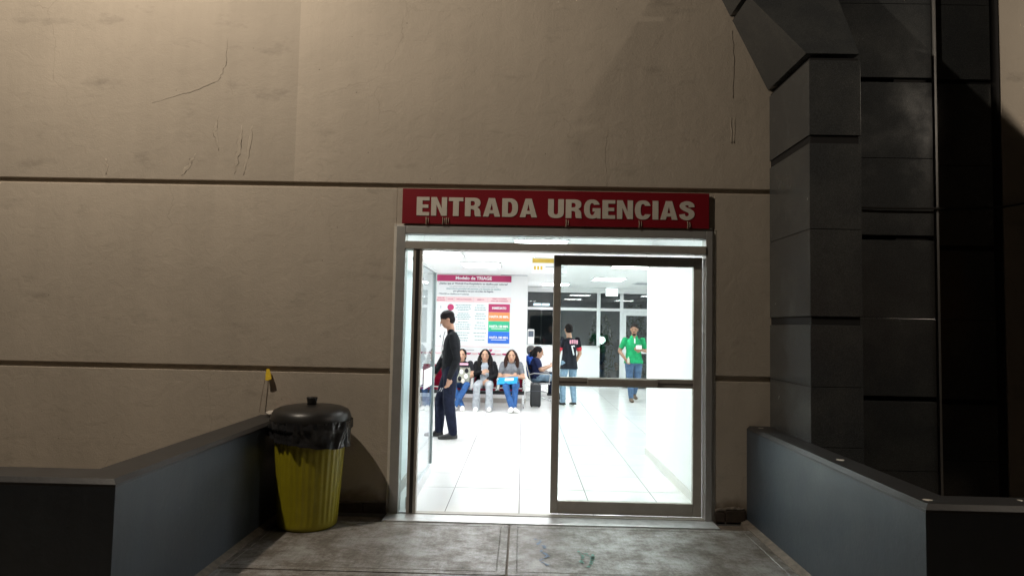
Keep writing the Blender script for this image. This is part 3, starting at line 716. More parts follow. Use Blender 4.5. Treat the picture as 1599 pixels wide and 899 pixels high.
for k, (s, m, zt_, zb_) in enumerate(rows):
    bxo('time_box', m, po, -.682, -.258, -.003, -.0005, zb_+.001, zt_-.001)
    line(s, -.47, (zt_+zb_)/2-.02, .06, 'poster_white', .05, w=.28 if k == 0 else .38)
    if k > 1: bxo('underline', 'poster_white', po, -.62, -.32, -.0042, -.0031, (zt_+zb_)/2-.052, (zt_+zb_)/2-.040)
    bm = bmesh.new(); bmesh.ops.create_cone(bm, cap_ends=True, segments=24, radius1=.065, radius2=.065, depth=.002, matrix=Matrix.Translation((-1.435, -.0018, (zt_+zb_)/2)) @ FACE); obj('colour_dot', bm, m, po)
    line(str(k+1), -1.63, (zt_+zb_)/2-.02, .07, 'print_text', .02)
    for cx, wd, n in ((-1.18, .32, 4), (-.84, .26, 3)):
        for i in range(n):
            z = zt_ - .035 - i*(zt_-zb_-.03)/n; ww = wd*rnd.uniform(.55, 1); x = cx-ww/2
            while x < cx+ww/2:
                l = rnd.uniform(.02, .055); box(spb, x, min(x+l, cx+ww/2), -.0028, -.0005, z-.006, z+.006); x += l+.012
obj('small_print', spb, 'print_teal', po)['kind'] = 'stuff'
bxo('footer_rule', 'print_pink', po, PX0, PX1, -.003, -.0005, 1.085, 1.095)
bn = thing('lower_banner', 'white banner with crimson emblem and scalloped pink lower edge under the poster', 'banner', (0, 7.812, 0))
bxo('sheet', 'poster_white', bn, -2.2, -.16, 0, .006, .965, 1.07)
bm = bmesh.new()
hv = [(0.05*math.sin(t)**3*.62, (0.8125*math.cos(t)-.3125*math.cos(2*t)-.125*math.cos(3*t)-.0625*math.cos(4*t))*.035) for t in [i*.2094 for i in range(30)]]
poly_prism(bm, [(-.62+x, -.001, 1.02+z) for x, z in hv], (0, -.002, 0)); obj('emblem', bm, 'print_crimson', bn)
bxo('printed_line', 'print_pink', bn, -.55, -.42, -.003, -.0005, 1.012, 1.026); bxo('printed_line', 'print_grey', bn, -1.2, -.95, -.003, -.0005, 1.012, 1.026)
for k in range(17):
    x = -2.2+.06+k*.12
    bm = bmesh.new(); pts = [(x-.058, .001, .966)] + [(x-.058*math.cos(a), .001, .966-.034*math.sin(a)) for a in [i*math.pi/8 for i in range(1, 8)]] + [(x+.058, .001, .966)]
    poly_prism(bm, pts, (0, -.004, 0)); obj('scallop', bm, 'print_crimson' if k % 2 else 'print_pink', bn)

# ------------------------------------------------------------------ waiting benches
def bench(name, n, pitch, loc, rz, seatm, backm, lab):
    t = thing(name, lab, 'bench', loc, rz)
    L = n*pitch
    for k in range(n):
        x = -L/2 + (k+.5)*pitch; w = pitch/2-.035
        bm = bmesh.new()
        prof = [(-.24, .335), (-.20, .365), (-.05, .362), (.12, .352), (.17, .345)]
        a = [bm.verts.new((x-w, y, z)) for y, z in prof]; b = [bm.verts.new((x+w, y, z)) for y, z in prof]
        for i in range(len(prof)-1): bm.faces.new((a[i], b[i], b[i+1], a[i+1]))
        bmesh.ops.solidify(bm, geom=bm.faces[:], thickness=.022); obj('seat', bm, seatm, t, True)
        bm = bmesh.new(); prof = [(.17, .36), (.19, .42), (.235, .60), (.265, .75), (.275, .765)]
        a = [bm.verts.new((x-w, y, z)) for y, z in prof]; b = [bm.verts.new((x+w, y, z)) for y, z in prof]
        for i in range(len(prof)-1): bm.faces.new((a[i], b[i], b[i+1], a[i+1]))
        bmesh.ops.solidify(bm, geom=bm.faces[:], thickness=.022); bk = obj('backrest', bm, backm, t, True)
        for s in (-1, 1):
            obj('back_tube', tube(bmesh.new(), [(x+s*(w+.004), -.23, .345), (x+s*(w+.004), .13, .345), (x+s*(w+.004), .18, .40), (x+s*(w+.004), .27, .77)], .010, 8), 'chrome', bk)
    obj('beam', box(bmesh.new(), -L/2, L/2, -.03, .05, .25, .32, .006), 'black_plastic', t)
    for k in range(n+1):
        x = -L/2 + k*pitch
        obj('armrest', tube(bmesh.new(), [(x, .02, .33), (x, -.20, .36), (x, -.23, .50), (x, -.20, .545), (x, .10, .555), (x, .20, .53)], .014, 8), 'chrome', t)
    for x in (-L/2+.02, L/2-.02):
        lb = obj('leg', tube(bmesh.new(), [(x, 0, .25), (x, 0, .07)], .024, 8), 'chrome', t)
        obj('foot_bar', tube(bmesh.new(), [(x, -.27, .018), (x, -.1, .05), (x, 0, .075), (x, .12, .05), (x, .26, .018)], .018, 8), 'chrome', lb)
    return t
bench('waiting_bench', 4, .49, (-.925, 6.98, 0), 0, 'seat_red', 'seat_red', 'row of red seats with chrome arms under the triage poster')
bench('waiting_bench', 3, .50, (.36, 9.05, 0), R(90), 'seat_black', 'seat_black', 'dark side bench with chrome arm loops facing right')
su = thing('black_case', 'upright black case on the floor at the right end of the red seats', 'case', (.27, 7.35, 0))
bxo('shell', 'black_plastic', su, -.1, .1, -.14, .14, .02, .42, .02); bxo('lid_seam', 'print_text', su, -.101, .101, -.141, .141, .30, .306)
for x in (-.07, .07): obj('foot', box(bmesh.new(), x-.015, x+.015, -.1, .1, 0, .021), 'dark_seal', su)
obj('handle', tube(bmesh.new(), [(-.05, 0, .42), (-.05, 0, .445), (.05, 0, .445), (.05, 0, .42)], .008, 6), 'dark_seal', su)

# ------------------------------------------------------------------ people
V = Vector
class Prims:
    def __init__(s): s.v = []; s.f = []; s.m = []; s.g = []      # g: ring stacks, for telling which piece a face lies on
    def add(s, vs, fs, m):
        n = len(s.v); s.v += [tuple(p) for p in vs]; s.f += [tuple(i+n for i in q) for q in fs]; s.m += [m]*len(vs)
    def cap(s, a, b, ra, rb, m, n=12, flat=None):
        a, b = V(a), V(b); d = b-a; L = d.length
        t = d/L if L > 1e-6 else V((0, 0, 1))
        u = t.cross(V((.3, .2, .93)));  u = u.normalized() if u.length > .1 else t.cross(V((1, 0, 0))).normalized(); w = t.cross(u)
        rings = []
        for ang in (-75, -45, -15): rings.append((a + t*ra*math.sin(R(ang)), ra*math.cos(R(ang))))
        for k in (1/3, 2/3): rings.append((a.lerp(b, k), ra*(1-k)+rb*k))
        for ang in (15, 45, 75): rings.append((b + t*rb*math.sin(R(ang)), rb*math.cos(R(ang))))
        s.rings(rings, u, w, n, m)
    def rings(s, rings, u, w, n, m):
        vs = []; fs = []
        for c, r in rings:
            ru, rw = r if isinstance(r, tuple) else (r, r)
            vs += [c + u*math.cos(2*math.pi*i/n)*ru + w*math.sin(2*math.pi*i/n)*rw for i in range(n)]
        k = len(rings)
        for j in range(k-1):
            for i in range(n): fs.append((j*n+i, j*n+(i+1) % n, (j+1)*n+(i+1) % n, (j+1)*n+i))
        fs.append(tuple(range(n))[::-1]); fs.append(tuple(range((k-1)*n, k*n)))
        s.add(vs, fs, m); s.g.append(([(np.array(c), r if isinstance(r, tuple) else (r, r)) for c, r in rings], np.array(u), np.array(w), m))
    def ell(s, c, ax, rad, m, n=14):
        c = V(c); r, f, u = ax; rings = []
        for k in range(1, 10):
            a = math.pi*k/10 - math.pi/2
            rings.append((c + u*rad[2]*math.sin(a), (rad[0]*math.cos(a), rad[1]*math.cos(a))))
        s.rings(rings, r, f, n, m)
    def mesh(s, name, vox, sm=3):
        me = bpy.data.meshes.new('tmp'); me.from_pydata(s.v, [], s.f)
        bm = bmesh.new(); bm.from_mesh(me); bmesh.ops.recalc_face_normals(bm, faces=bm.faces[:]); bm.to_mesh(me); bm.free()
        o = bpy.data.objects.new('tmp', me); C.objects.link(o)
        r = o.modifiers.new('r', 'REMESH'); r.mode = 'VOXEL'; r.voxel_size = vox
        q = o.modifiers.new('s', 'SMOOTH'); q.factor = .5; q.iterations = sm
        out = bpy.data.meshes.new_from_object(o.evaluated_get(_dg())); bpy.data.objects.remove(o)
        out.name = name
        names = sorted(set(s.m)); out.materials.clear()
        for nm in names: out.materials.append(M[nm])
        if len(names) > 1:
            n = len(out.polygons); ce_ = np.empty(n*3, dtype=np.float32); out.polygons.foreach_get('center', ce_); ce_ = ce_.reshape(-1, 3).astype(float)
            best = np.full(n, 1e9); mi = np.zeros(n, dtype=np.int32)
            for rings, u, w, m in s.g:
                k = names.index(m); lo = min(c.min() for c, _ in rings)
                sd_all = np.full(n, 1e9)
                for (c0, r0), (c1, r1) in zip(rings[:-1], rings[1:]):
                    nrm = np.cross(u, w); h0 = (ce_-c0)@nrm; L = float((c1-c0)@nrm)
                    if abs(L) < 1e-5: continue
                    t_ = h0/L; tc = np.clip(t_, 0, 1); ext = np.abs(t_-tc)*abs(L)
                    q = ce_-c0-np.outer(tc, c1-c0); x = q@u; y = q@w
                    ru = r0[0]+(r1[0]-r0[0])*tc; rw = r0[1]+(r1[1]-r0[1])*tc
                    e = np.sqrt((x/ru)**2+(y/rw)**2); sd = (e-1)*np.minimum(ru, rw)
                    sd_all = np.minimum(sd_all, np.where(ext > 0, np.hypot(np.maximum(sd, 0), ext), sd))
                up_ = sd_all < best; best[up_] = sd_all[up_]; mi[up_] = k
            out.polygons.foreach_set('material_index', mi)
        for p in out.polygons: p.use_smooth = True
        return out

def human(name_label, J, st, loc, rz, cat='person', voxel=.0085):
    t = thing('person', name_label, cat, loc, rz)
    P = Prims(); g_ = st.get('girth', 1.0)
    skin, top, bot, shoe = st['skin'], st['top'], st['bot'], st['shoe']
    pel, che, nek, hc = V(J['pelvis']), V(J['chest']), V(J['neck']), V(J['head'])
    yaw, pit = st.get('yaw', 0), st.get('pitch', 0)
    rot = Matrix.Rotation(yaw, 3, 'Z') @ Matrix.Rotation(pit, 3, 'X')
    f, u, r = rot @ V((0, -1, 0)), rot @ V((0, 0, 1)), rot @ V((1, 0, 0))
    ax = (r, -f, u); hs = st.get('hs', 1.0)
    # head
    P.ell(hc+u*.02*hs, ax, (.074*hs, .092*hs, .100*hs), skin)
    P.ell(hc+f*.022*hs-u*.052*hs, ax, (.052*hs, .062*hs, .060*hs), skin)
    P.cap(hc+f*.088*hs+u*.012*hs, hc+f*.102*hs-u*.018*hs, .008*hs, .013*hs, skin, 8)
    for s in (-1, 1): P.ell(hc+r*s*.076*hs-f*.008, ax, (.012, .020, .030), skin, 8)
    P.cap(hc-u*.07*hs-f*.018, nek-V((0, 0, .02)), .048, .056, skin)
    # torso
    sh = [V(J['shL']), V(J['shR'])]
    sx = (sh[1]-sh[0]); lat = V((sx.x, sx.y, 0)).normalized() if V((sx.x, sx.y, 0)).length > .05 else V((1, 0, 0))
    axis = (che-pel).normalized(); fw_ = lat.cross(axis).normalized(); half = sx.length/2
    def ring(k, w, d, off=0): return (pel.lerp(che, k) + fw_*off, (w*g_, d*g_))
    hem = st.get('hem', -.05)
    P.rings([ring(hem, .158+(.03 if hem < -.1 else 0), .125+(.02 if hem < -.1 else 0)), ring(.15, .155, .122), ring(.45, .142, .112), ring(.75, .155, .118), ring(.95, half*.86/g_, .105/g_), ring(1.08, half*.76/g_, .078/g_), ring(1.16, .06/g_, .055/g_)], lat, lat.cross(axis), 20, top)
    P.ell(pel-axis*.02, (lat, lat.cross(axis), axis), (.155*g_, .12*g_, .12), bot)
    if 'inner' in st:
        P.rings([(pel.lerp(che, k)+fw_*o_, (w, .045)) for k, w, o_ in ((.0, .085, .095), (.5, .08, .085), (.85, .075, .085), (1.02, .06, .06))], lat, lat.cross(axis), 12, st['inner'])
        P.ell(nek+fw_*.035-V((0, 0, .035)), (lat, fw_, axis), (.05, .045, .04), skin)
    if st.get('bust'):
        for s in (-1, 1): P.ell(pel.lerp(che, .72)+fw_*.07+lat*s*.06, (lat, fw_, axis), (.065, .055, .065), st.get('inner', top))
    if st.get('collar'): P.cap(nek-lat*.035-V((0, 0, .02)), nek+lat*.035-V((0, 0, .02)), .052, .052, top)
    # arms
    for s, q in ((0, 'L'), (1, 'R')):
        S, E_, W__ = V(J['sh'+q]), V(J['el'+q]), V(J['wr'+q])
        P.cap(S, E_, .050, .041, skin); P.cap(E_, W__, .040, .028, skin)
        slv = st.get('sleeve', 'short')
        P.cap(S, S.lerp(E_, .62 if slv == 'short' else 1), .058*g_**.5, .056 if slv == 'short' else .052, top)
        if slv == 'long': P.cap(E_, E_.lerp(W__, .97), .053, .040, top)
        if st.get('cuff') and slv == 'short': P.cap(S.lerp(E_, .60), S.lerp(E_, .66), .058, .058, st['cuff'])
        if st.get('over'): P.cap(S, S.lerp(E_, .5), .064, .066, top)
        d = V(J['hd'+q]).normalized(); n_ = V(J['hn'+q]).normalized(); l_ = d.cross(n_).normalized(); n_ = l_.cross(d)
        ts = st.get('thumb'+q, 1)
        for i in range(4):
            b0 = W__ + d*.082 + l_*(i-1.5)*.0205; ln = (.036, .042, .040, .031)[i]
            P.cap(W__+d*.008+l_*(i-1.5)*.009, b0, .018, .0125, skin, 8)
            k1 = b0 + (d*.92+n_*.38).normalized()*ln; k2 = k1 + (d*.55+n_*.83).normalized()*ln*.85
            P.cap(b0, k1, .0105, .0098, skin, 8); P.cap(k1, k2, .0098, .0088, skin, 8)
        b0 = W__ + d*.022 + l_*ts*.024; k1 = b0 + (d*.6+l_*ts*.75+n_*.2).normalized()*.045; k2 = k1 + (d*.9+l_*ts*.15+n_*.35).normalized()*.033
        P.cap(W__+d*.01, b0, .017, .015, skin, 8); P.cap(b0, k1, .0145, .012, skin, 8); P.cap(k1, k2, .0115, .010, skin, 8)
    # legs
    for q in 'LR':
        Hh, K, A_, T_ = V(J['hip'+q]), V(J['kn'+q]), V(J['an'+q]), V(J['toe'+q])
        lw = st.get('leg', 1.0)
        P.cap(Hh, K, .086*g_*lw**.5, .062*lw, bot); P.cap(K, K.lerp(A_, .4), .061*lw, .058*lw, bot); P.cap(K.lerp(A_, .4), A_, .058*lw, .046*lw*st.get('flare', 1), bot)
        dr = (T_-A_); dr.z = 0; dr.normalize(); sd = dr.cross(V((0, 0, 1))); zf = T_.z
        P.rings([(A_-dr*.06+V((0, 0, zf-A_.z+.032)), (.030, .030)), (A_-dr*.03+V((0, 0, zf-A_.z+.045)), (.038, .045)), (A_+dr*.04+V((0, 0, zf-A_.z+.042)), (.039, .044)), (A_+dr*.12+V((0, 0, zf-A_.z+.030)), (.046, .032)), (A_+dr*.175+V((0, 0, zf-A_.z+.024)), (.040, .025)), (A_+dr*.2+V((0, 0, zf-A_.z+.021)), (.022, .018))], sd, V((0, 0, 1)), 12, shoe)
        P.cap(A_, A_+V((0, 0, zf-A_.z+.045)), .040, .040, shoe)
        if st.get('sole'):
            P.rings([(A_-dr*.085+V((0, 0, zf-A_.z+.010)), (.028, .012)), (A_-dr*.03+V((0, 0, zf-A_.z+.010)), (.042, .013)), (A_+dr*.13+V((0, 0, zf-A_.z+.010)), (.049, .013)), (A_+dr*.205+V((0, 0, zf-A_.z+.011)), (.028, .012))], sd, V((0, 0, 1)), 12, st['sole'])
    if 'extra' in st: st['extra'](P)
    body = obj('body', P.mesh('body', voxel), None, t)
    # face
    for s in (-1, 1):
        Q = Prims(); Q.ell(hc+f*.0865*hs+r*s*.031*hs+u*.014*hs, ax, (.0105*hs, .005, .005*hs), 'eye_dark', 10)
        me = bpy.data.meshes.new('eye'); me.from_pydata(Q.v, [], Q.f); obj('eye', me, 'eye_dark', t, True)
        Q = Prims(); Q.cap(hc+f*.088*hs+r*s*.014*hs+u*.036*hs, hc+f*.078*hs+r*s*.048*hs+u*.036*hs, .0045, .0035, 'hair_black', 8)
        me = bpy.data.meshes.new('eyebrow'); me.from_pydata(Q.v, [], Q.f); obj('eyebrow', me, st['hairm'], t, True)
    Q = Prims(); Q.ell(hc+f*.0835*hs-u*.048*hs, ax, (.023*hs, .007, .008*hs), 'lip', 10)
    me = bpy.data.meshes.new('mouth'); me.from_pydata(Q.v, [], Q.f); obj('mouth', me, 'lip', t, True)
    # hair
    hm = st['hairm']; Hq = Prims(); hk = st.get('hair', 'short')
    if hk == 'short':
        Hq.ell(hc-f*.016*hs+u*.040*hs, ax, (.082*hs, .095*hs, .088*hs), hm)
        Hq.ell(hc-f*.045*hs+u*.0*hs, ax, (.076*hs, .062*hs, .075*hs), hm)
    if hk == 'crop':
        Hq.ell(hc-f*.013*hs+u*.048*hs, ax, (.081*hs, .096*hs, .082*hs), hm)
        Hq.ell(hc-f*.040*hs+u*.005*hs, ax, (.078*hs, .060*hs, .065*hs), hm)
    if hk == 'fringe':
        Hq.ell(hc-f*.010*hs+u*.052*hs, ax, (.086*hs, .100*hs, .084*hs), hm)
        Hq.ell(hc-f*.045*hs+u*.005*hs, ax, (.080*hs, .062*hs, .075*hs), hm)
    if hk in ('long', 'tied'):
        Hq.ell(hc-f*.018*hs+u*.036*hs, ax, (.086*hs, .098*hs, .094*hs), hm)
        Hq.ell(hc-f*.050*hs-u*.02*hs, ax, (.080*hs, .058*hs, .10*hs), hm)
    if hk == 'long':
        ln = st.get('hl', .26)
        for s in (-1, 1):
            for k, (o1, o2) in enumerate(((0, 0), (-.035, .012))):
                a = hc+r*s*.070*hs+u*.055*hs+f*(.004+o1); b = hc+r*s*(.096+o2)*hs-u*.06*hs+f*(.002+o1); c_ = hc+r*s*(.098+o2)*hs-u*.15*hs+f*(.02+o1); d_ = hc+r*s*(.082+o2)*hs-u*ln+f*(.055+o1)
                Hq.cap(a, b, .026, .033, hm); Hq.cap(b, c_, .033, .036, hm); Hq.cap(c_, d_, .036, .018, hm)
        Hq.cap(hc-f*.06, hc-f*.075-u*.2, .07, .06, hm)
    if hk == 'tied':
        for k in range(9):
            rr_ = random.Random(k); a = hc-f*.09+u*.03+r*rr_.uniform(-.05, .05)
            Hq.cap(a, a-f*rr_.uniform(.02, .07)-u*rr_.uniform(.05, .16), .03, .02, hm)
    obj('hair', Hq.mesh('hair', .008, 2), None, t)
    if st.get('beard'):
        Q = Prims(); Q.ell(hc+f*.048*hs-u*.086*hs, ax, (.038*hs, .040*hs, .030*hs), hm); Q.ell(hc+f*.080*hs-u*.034*hs, ax, (.028*hs, .012*hs, .007*hs), hm)
        obj('beard', Q.mesh('beard', .006, 2), None, t)
    return t

def seated(lean=.10, kx=.10, fx_=.10, fy=-.44, dz=0):
    return dict(pelvis=(0, .03, .44), chest=(0, .03+lean, .79), neck=(0, .01+lean, .855), head=(0, -.02+lean, .945),
        shL=(-.155, .03+lean, .80), shR=(.155, .03+lean, .80), hipL=(-.085, 0, .43), hipR=(.085, 0, .43),
        knL=(-kx, -.40, .445), knR=(kx, -.40, .445), anL=(-fx_, fy+.06, .07), anR=(fx_, fy+.06, .07), toeL=(-fx_-.01, fy-.14, 0), toeR=(fx_+.01, fy-.14, 0))
SY = 6.88
J = seated(kx=.11, fx_=.115); J.update(elL=(-.21, .03, .60), wrL=(-.06, -.13, .66), hdL=(.9, -.1, .3), hnL=(0, .8, -.4), elR=(.22, .04, .60), wrR=(.08, -.16, .545), hdR=(-.75, -.35, -.55), hnR=(0, .3, -.9))
human('seated woman in a black cardigan and grey trousers, middle of the red seats', J, dict(skin='skin', top='cardigan_black', inner='top_grey', sleeve='long', bot='trousers_grey', shoe='shoe_white', hairm='hair_black', hair='long', hl=.27, flare=1.5, leg=1.12, girth=1.04, hs=1.04, thumbL=-1), (-.68, SY, 0), 0)
J = seated(kx=.085, fx_=.045, fy=-.50); J.update(elL=(-.215, .02, .575), wrL=(.02, -.125, .60), hdL=(.9, .1, .05), hnL=(0, .9, -.2), elR=(.215, .02, .575), wrR=(-.02, -.165, .615), hdR=(-.9, .1, .0), hnR=(0, .9, -.2), anL=(.02, -.48, .085), toeL=(.0, -.66, .012), anR=(.07, -.42, .07), toeR=(.14, -.58, 0))
human('seated woman in grey tee with arms crossed and blue folder on her lap', J, dict(skin='skin', top='tee_grey', sleeve='short', bot='jeans_blue', shoe='shoe_white', hairm='hair_brown', hair='long', hl=.25, bust=True, hs=1.04, leg=.95), (-.19, SY-.02, 0), 0)
fo = thing('blue_folder', 'bright blue folder with a white label on the lap of the woman in grey tee', 'folder', (-.24, SY-.30, .535), R(6))
fo.rotation_euler = (R(24), R(-4), R(-6))
bxo('cover', 'folder_blue', fo, -.19, .17, -.12, .12, -.008, .008, .004); bxo('paper_label', 'paper', fo, -.06, .10, -.02, .07, .0085, .0105)
J = seated(kx=.10, fx_=.09, fy=-.42); J.update(elL=(-.22, -.02, .60), wrL=(-.10, -.22, .60), hdL=(.6, -.6, 0), hnL=(.5, .4, 0), elR=(.21, -.02, .60), wrR=(.13, -.22, .56), hdR=(-.5, -.5, -.3), hnR=(-.4, .5, 0), anL=(.07, -.36, .07), toeL=(.09, -.55, 0), anR=(-.06, -.40, .07), toeR=(-.10, -.57, 0), knL=(-.12, -.40, .45), knR=(.14, -.40, .45))
human('seated woman in dark top holding a patterned bag, half hidden by the standing man', J, dict(skin='skin', top='tee_black', sleeve='short', bot='jeans_blue', shoe='shoe_white', hairm='hair_black', hair='tied', hs=1.02, bust=True, leg=.95), (-1.11, SY, 0), 0)
bg = thing('patterned_bag', 'grey and white patterned bag held on the lap beside the standing man', 'bag', (-1.04, SY-.30, .50))
bm = bmesh.new(); bmesh.ops.create_cube(bm, size=1)
bmesh.ops.subdivide_edges(bm, edges=bm.edges[:], cuts=5, use_grid_fill=True)
for v in bm.verts:
    c = v.co; n_ = noise.noise(c*3)*.10; v.co = V((c.x*.24*(1-.25*abs(c.z)+n_), c.y*.14*(1+n_), .12+c.z*.26*(1+n_*.5)))
obj('bag_body', bm, 'bag_pattern', bg, True)
for k, (x, z, m) in enumerate(((-.06, .06, 'tee_black'), (.05, .10, 'shirt_white'), (-.03, .18, 'shirt_white'), (.06, .20, 'tee_black'), (.0, .02, 'cloth_white'))):
    bm = bmesh.new(); bmesh.ops.create_uvsphere(bm, u_segments=10, v_segments=6, radius=.035, matrix=Matrix.Translation((x, -.075, z)) @ Matrix.Diagonal((1, .3, 1.3, 1))); obj('pattern_patch', bm, m, bg, True)
obj('strap', tube(bmesh.new(), [(-.09, 0, .24), (-.05, 0, .33), (.05, 0, .33), (.09, 0, .24)], .01, 6), 'tee_black', bg)
bm = box(bmesh.new(), -.09, .09, -.11, -.09, .30, .335, .008); obj('pink_band', bm, 'pink_print', bg)

# standing man, dark jacket, turned to the left
J = dict(pelvis=(0, 0, .90), chest=(0, .015, 1.33), neck=(0, -.005, 1.42), head=(0, -.055, 1.57), shL=(-.19, .02, 1.36), shR=(.19, .02, 1.36),
    elR=(.25, .075, 1.06), wrR=(.245, -.02, .815), hdR=(-.02, -.12, -1), hnR=(-.6, -.6, 0), elL=(-.24, -.08, 1.07), wrL=(-.20, -.20, .86), hdL=(.1, -.5, -.8), hnL=(.7, 0, 0),
    hipR=(.095, 0, .88), hipL=(-.095, 0, .88), knR=(.105, -.015, .48), knL=(-.10, -.12, .50), anR=(.11, .05, .09), anL=(-.10, -.13, .10), toeR=(.13, -.15, 0), toeL=(-.11, -.33, 0))
m1 = human('standing man in dark zip jacket and navy trousers facing left near the glass screen', J, dict(skin='skin_tan', top='jacket_charcoal', sleeve='long', over=True, bot='navy_trousers', shoe='shoe_black', hairm='hair_black', hair='fringe', yaw=0, pitch=R(16), hem=-.02, collar=True, leg=1.3, girth=1.0, hs=1.0, voxel=.008), (-.96, 3.62, 0), R(-82))
obj('zip', tube(bmesh.new(), [(0, -.115, 1.06), (0, -.122, 1.2), (0, -.10, 1.36), (0, -.085, 1.42)], .006, 6), 'chrome', m1)
gl = thing('spectacles', 'folded dark spectacles held in the standing man\'s hand', 'spectacles', (-1.03, 3.36, .685))
obj('temple', tube(bmesh.new(), [(0, 0, 0), (-.04, 0, -.045), (-.075, 0, -.05)], .004, 6), 'shoe_black', gl)
obj('rim', tube(bmesh.new(), [(.005, .01, .0), (-.02, .01, -.05), (-.04, .01, -.04), (-.02, .01, 0)], .004, 6), 'chrome', gl)

# man in jersey, back to us
def jersey_extra(P): pass
J = dict(pelvis=(0, 0, .84), chest=(0, .01, 1.24), neck=(0, -.005, 1.33), head=(0, -.03, 1.455), shL=(-.185, .01, 1.27), shR=(.185, .01, 1.27),
    elL=(-.235, .02, 1.0), wrL=(-.22, -.12, .80), hdL=(.1, -.4, -1), hnL=(.8, 0, 0), elR=(.235, -.02, 1.0), wrR=(.20, -.20, .84), hdR=(0, -.6, -.6), hnR=(-.8, 0, 0),
    hipL=(-.09, 0, .82), hipR=(.09, 0, .82), knL=(-.10, -.02, .45), knR=(.10, -.06, .45), anL=(-.11, .03, .09), anR=(.11, -.03, .09), toeL=(-.16, -.17, 0), toeR=(.15, -.24, 0))
jm = human('standing man seen from behind in a black jersey with pink lettering and light jeans', J, dict(skin='skin', top='jersey_black', sleeve='short', cuff='red_trim', bot='jeans_light', shoe='shoe_black', sole='shoe_white', hairm='hair_black', hair='crop', yaw=R(-14), hem=-.32, girth=1.0, leg=1.08, hs=1.0), (.91, 7.55, 0), R(-150))
for k, (x, z, w, h_) in enumerate(((-.09, 1.23, .035, .075), (-.04, 1.235, .03, .08), (.01, 1.237, .03, .08), (.06, 1.233, .03, .075))):
    bm = box(bmesh.new(), x-.018, x+.018, .124, .135, z-.04, z+.035, .008); obj('print_mark', bm, 'pink_print', jm)
obj('print_number', tube(bmesh.new(), [(-.03, .132, 1.15), (.03, .133, 1.15), (.0, .133, 1.05), (-.02, .132, .98)], .015, 6), 'shirt_white', jm)

# man in green polo walking towards the door
J = dict(pelvis=(0, 0, .86), chest=(0, .015, 1.25), neck=(0, -.01, 1.345), head=(0, -.045, 1.485), shL=(-.182, .01, 1.272), shR=(.182, .01, 1.272),
    elL=(-.285, .05, 1.03), wrL=(-.19, -.12, .88), hdL=(.25, -.5, -.6), hnL=(.8, 0, .1), elR=(.275, .03, 1.04), wrR=(.12, -.23, 1.07), hdR=(-.85, -.3, .1), hnR=(0, .7, .2),
    hipL=(-.095, 0, .84), hipR=(.095, 0, .84), knL=(-.09, -.10, .47), knR=(.08, -.03, .47), anL=(-.06, -.09, .09), anR=(.06, .22, .16), toeL=(-.06, -.30, 0), toeR=(.07, .05, .03))
gm = human('walking man in a green polo shirt and jeans with a goatee', J, dict(skin='skin_tan', top='polo_green', sleeve='short', bot='jeans_mid', shoe='shoe_brown', hairm='hair_black', hair='crop', beard=True, yaw=R(-12), pitch=R(8), hem=-.18, girth=1.1, collar=True, leg=1.1, hs=1.02), (2.33, 8.62, 0), 0)
obj('collar_placket', box(bmesh.new(), -.012, .012, -.135, -.115, 1.20, 1.31, .004), 'shirt_white', gm)
cu = tag(bxo('folded_paper', 'paper', None, 2.33, 2.45, 8.33, 8.36, 1.09, 1.17, .012), 'crumpled white paper in the raised hand of the man in green', 'paper')
cp = thing('drink_bottle', 'small pale bottle in the lowered hand of the man in green', 'bottle', (2.19, 8.42, .80))
obj('bottle_body', lathe(bmesh.new(), [(.022, 0), (.026, .01), (.026, .08), (.012, .105), (.012, .12)], 14), 'cloth_white', cp, True); obj('cap', lathe(bmesh.new(), [(.014, .121), (.014, .14)], 12), 'print_green', cp)

# side bench people (facing right)
J = seated(lean=.02, kx=.09, fx_=.08); J.update(elL=(-.20, -.06, .60), wrL=(-.08, -.26, .68), hdL=(.4, -.6, .4), hnL=(.2, .5, -.6), elR=(.20, -.06, .60), wrR=(.08, -.26, .68), hdR=(-.4, -.6, .4), hnR=(-.2, .5, -.6))
human('woman in navy tee with wavy dark hair seated on the side bench in profile', J, dict(skin='skin', top='tee_navy', sleeve='short', bot='jeans_light', shoe='shoe_black', hairm='hair_black', hair='tied', hs=1.08, bust=True, girth=1.08, pitch=R(12)), (.34, 8.58, .02), R(90))
J = seated(lean=.08); J.update(elL=(-.21, .0, .58), wrL=(-.12, -.2, .52), hdL=(.2, -.8, -.2), hnL=(0, 0, -1), elR=(.21, .0, .58), wrR=(.12, -.2, .52), hdR=(-.2, -.8, -.2), hnR=(0, 0, -1))
human('grey haired person in a blue shirt seated behind the woman in navy', J, dict(skin='skin_tan', top='shirt_blue', sleeve='short', bot='navy_trousers', shoe='shoe_black', hairm='hair_grey', hair='short', hs=1.05, collar=True), (.27, 9.35, .02), R(78))
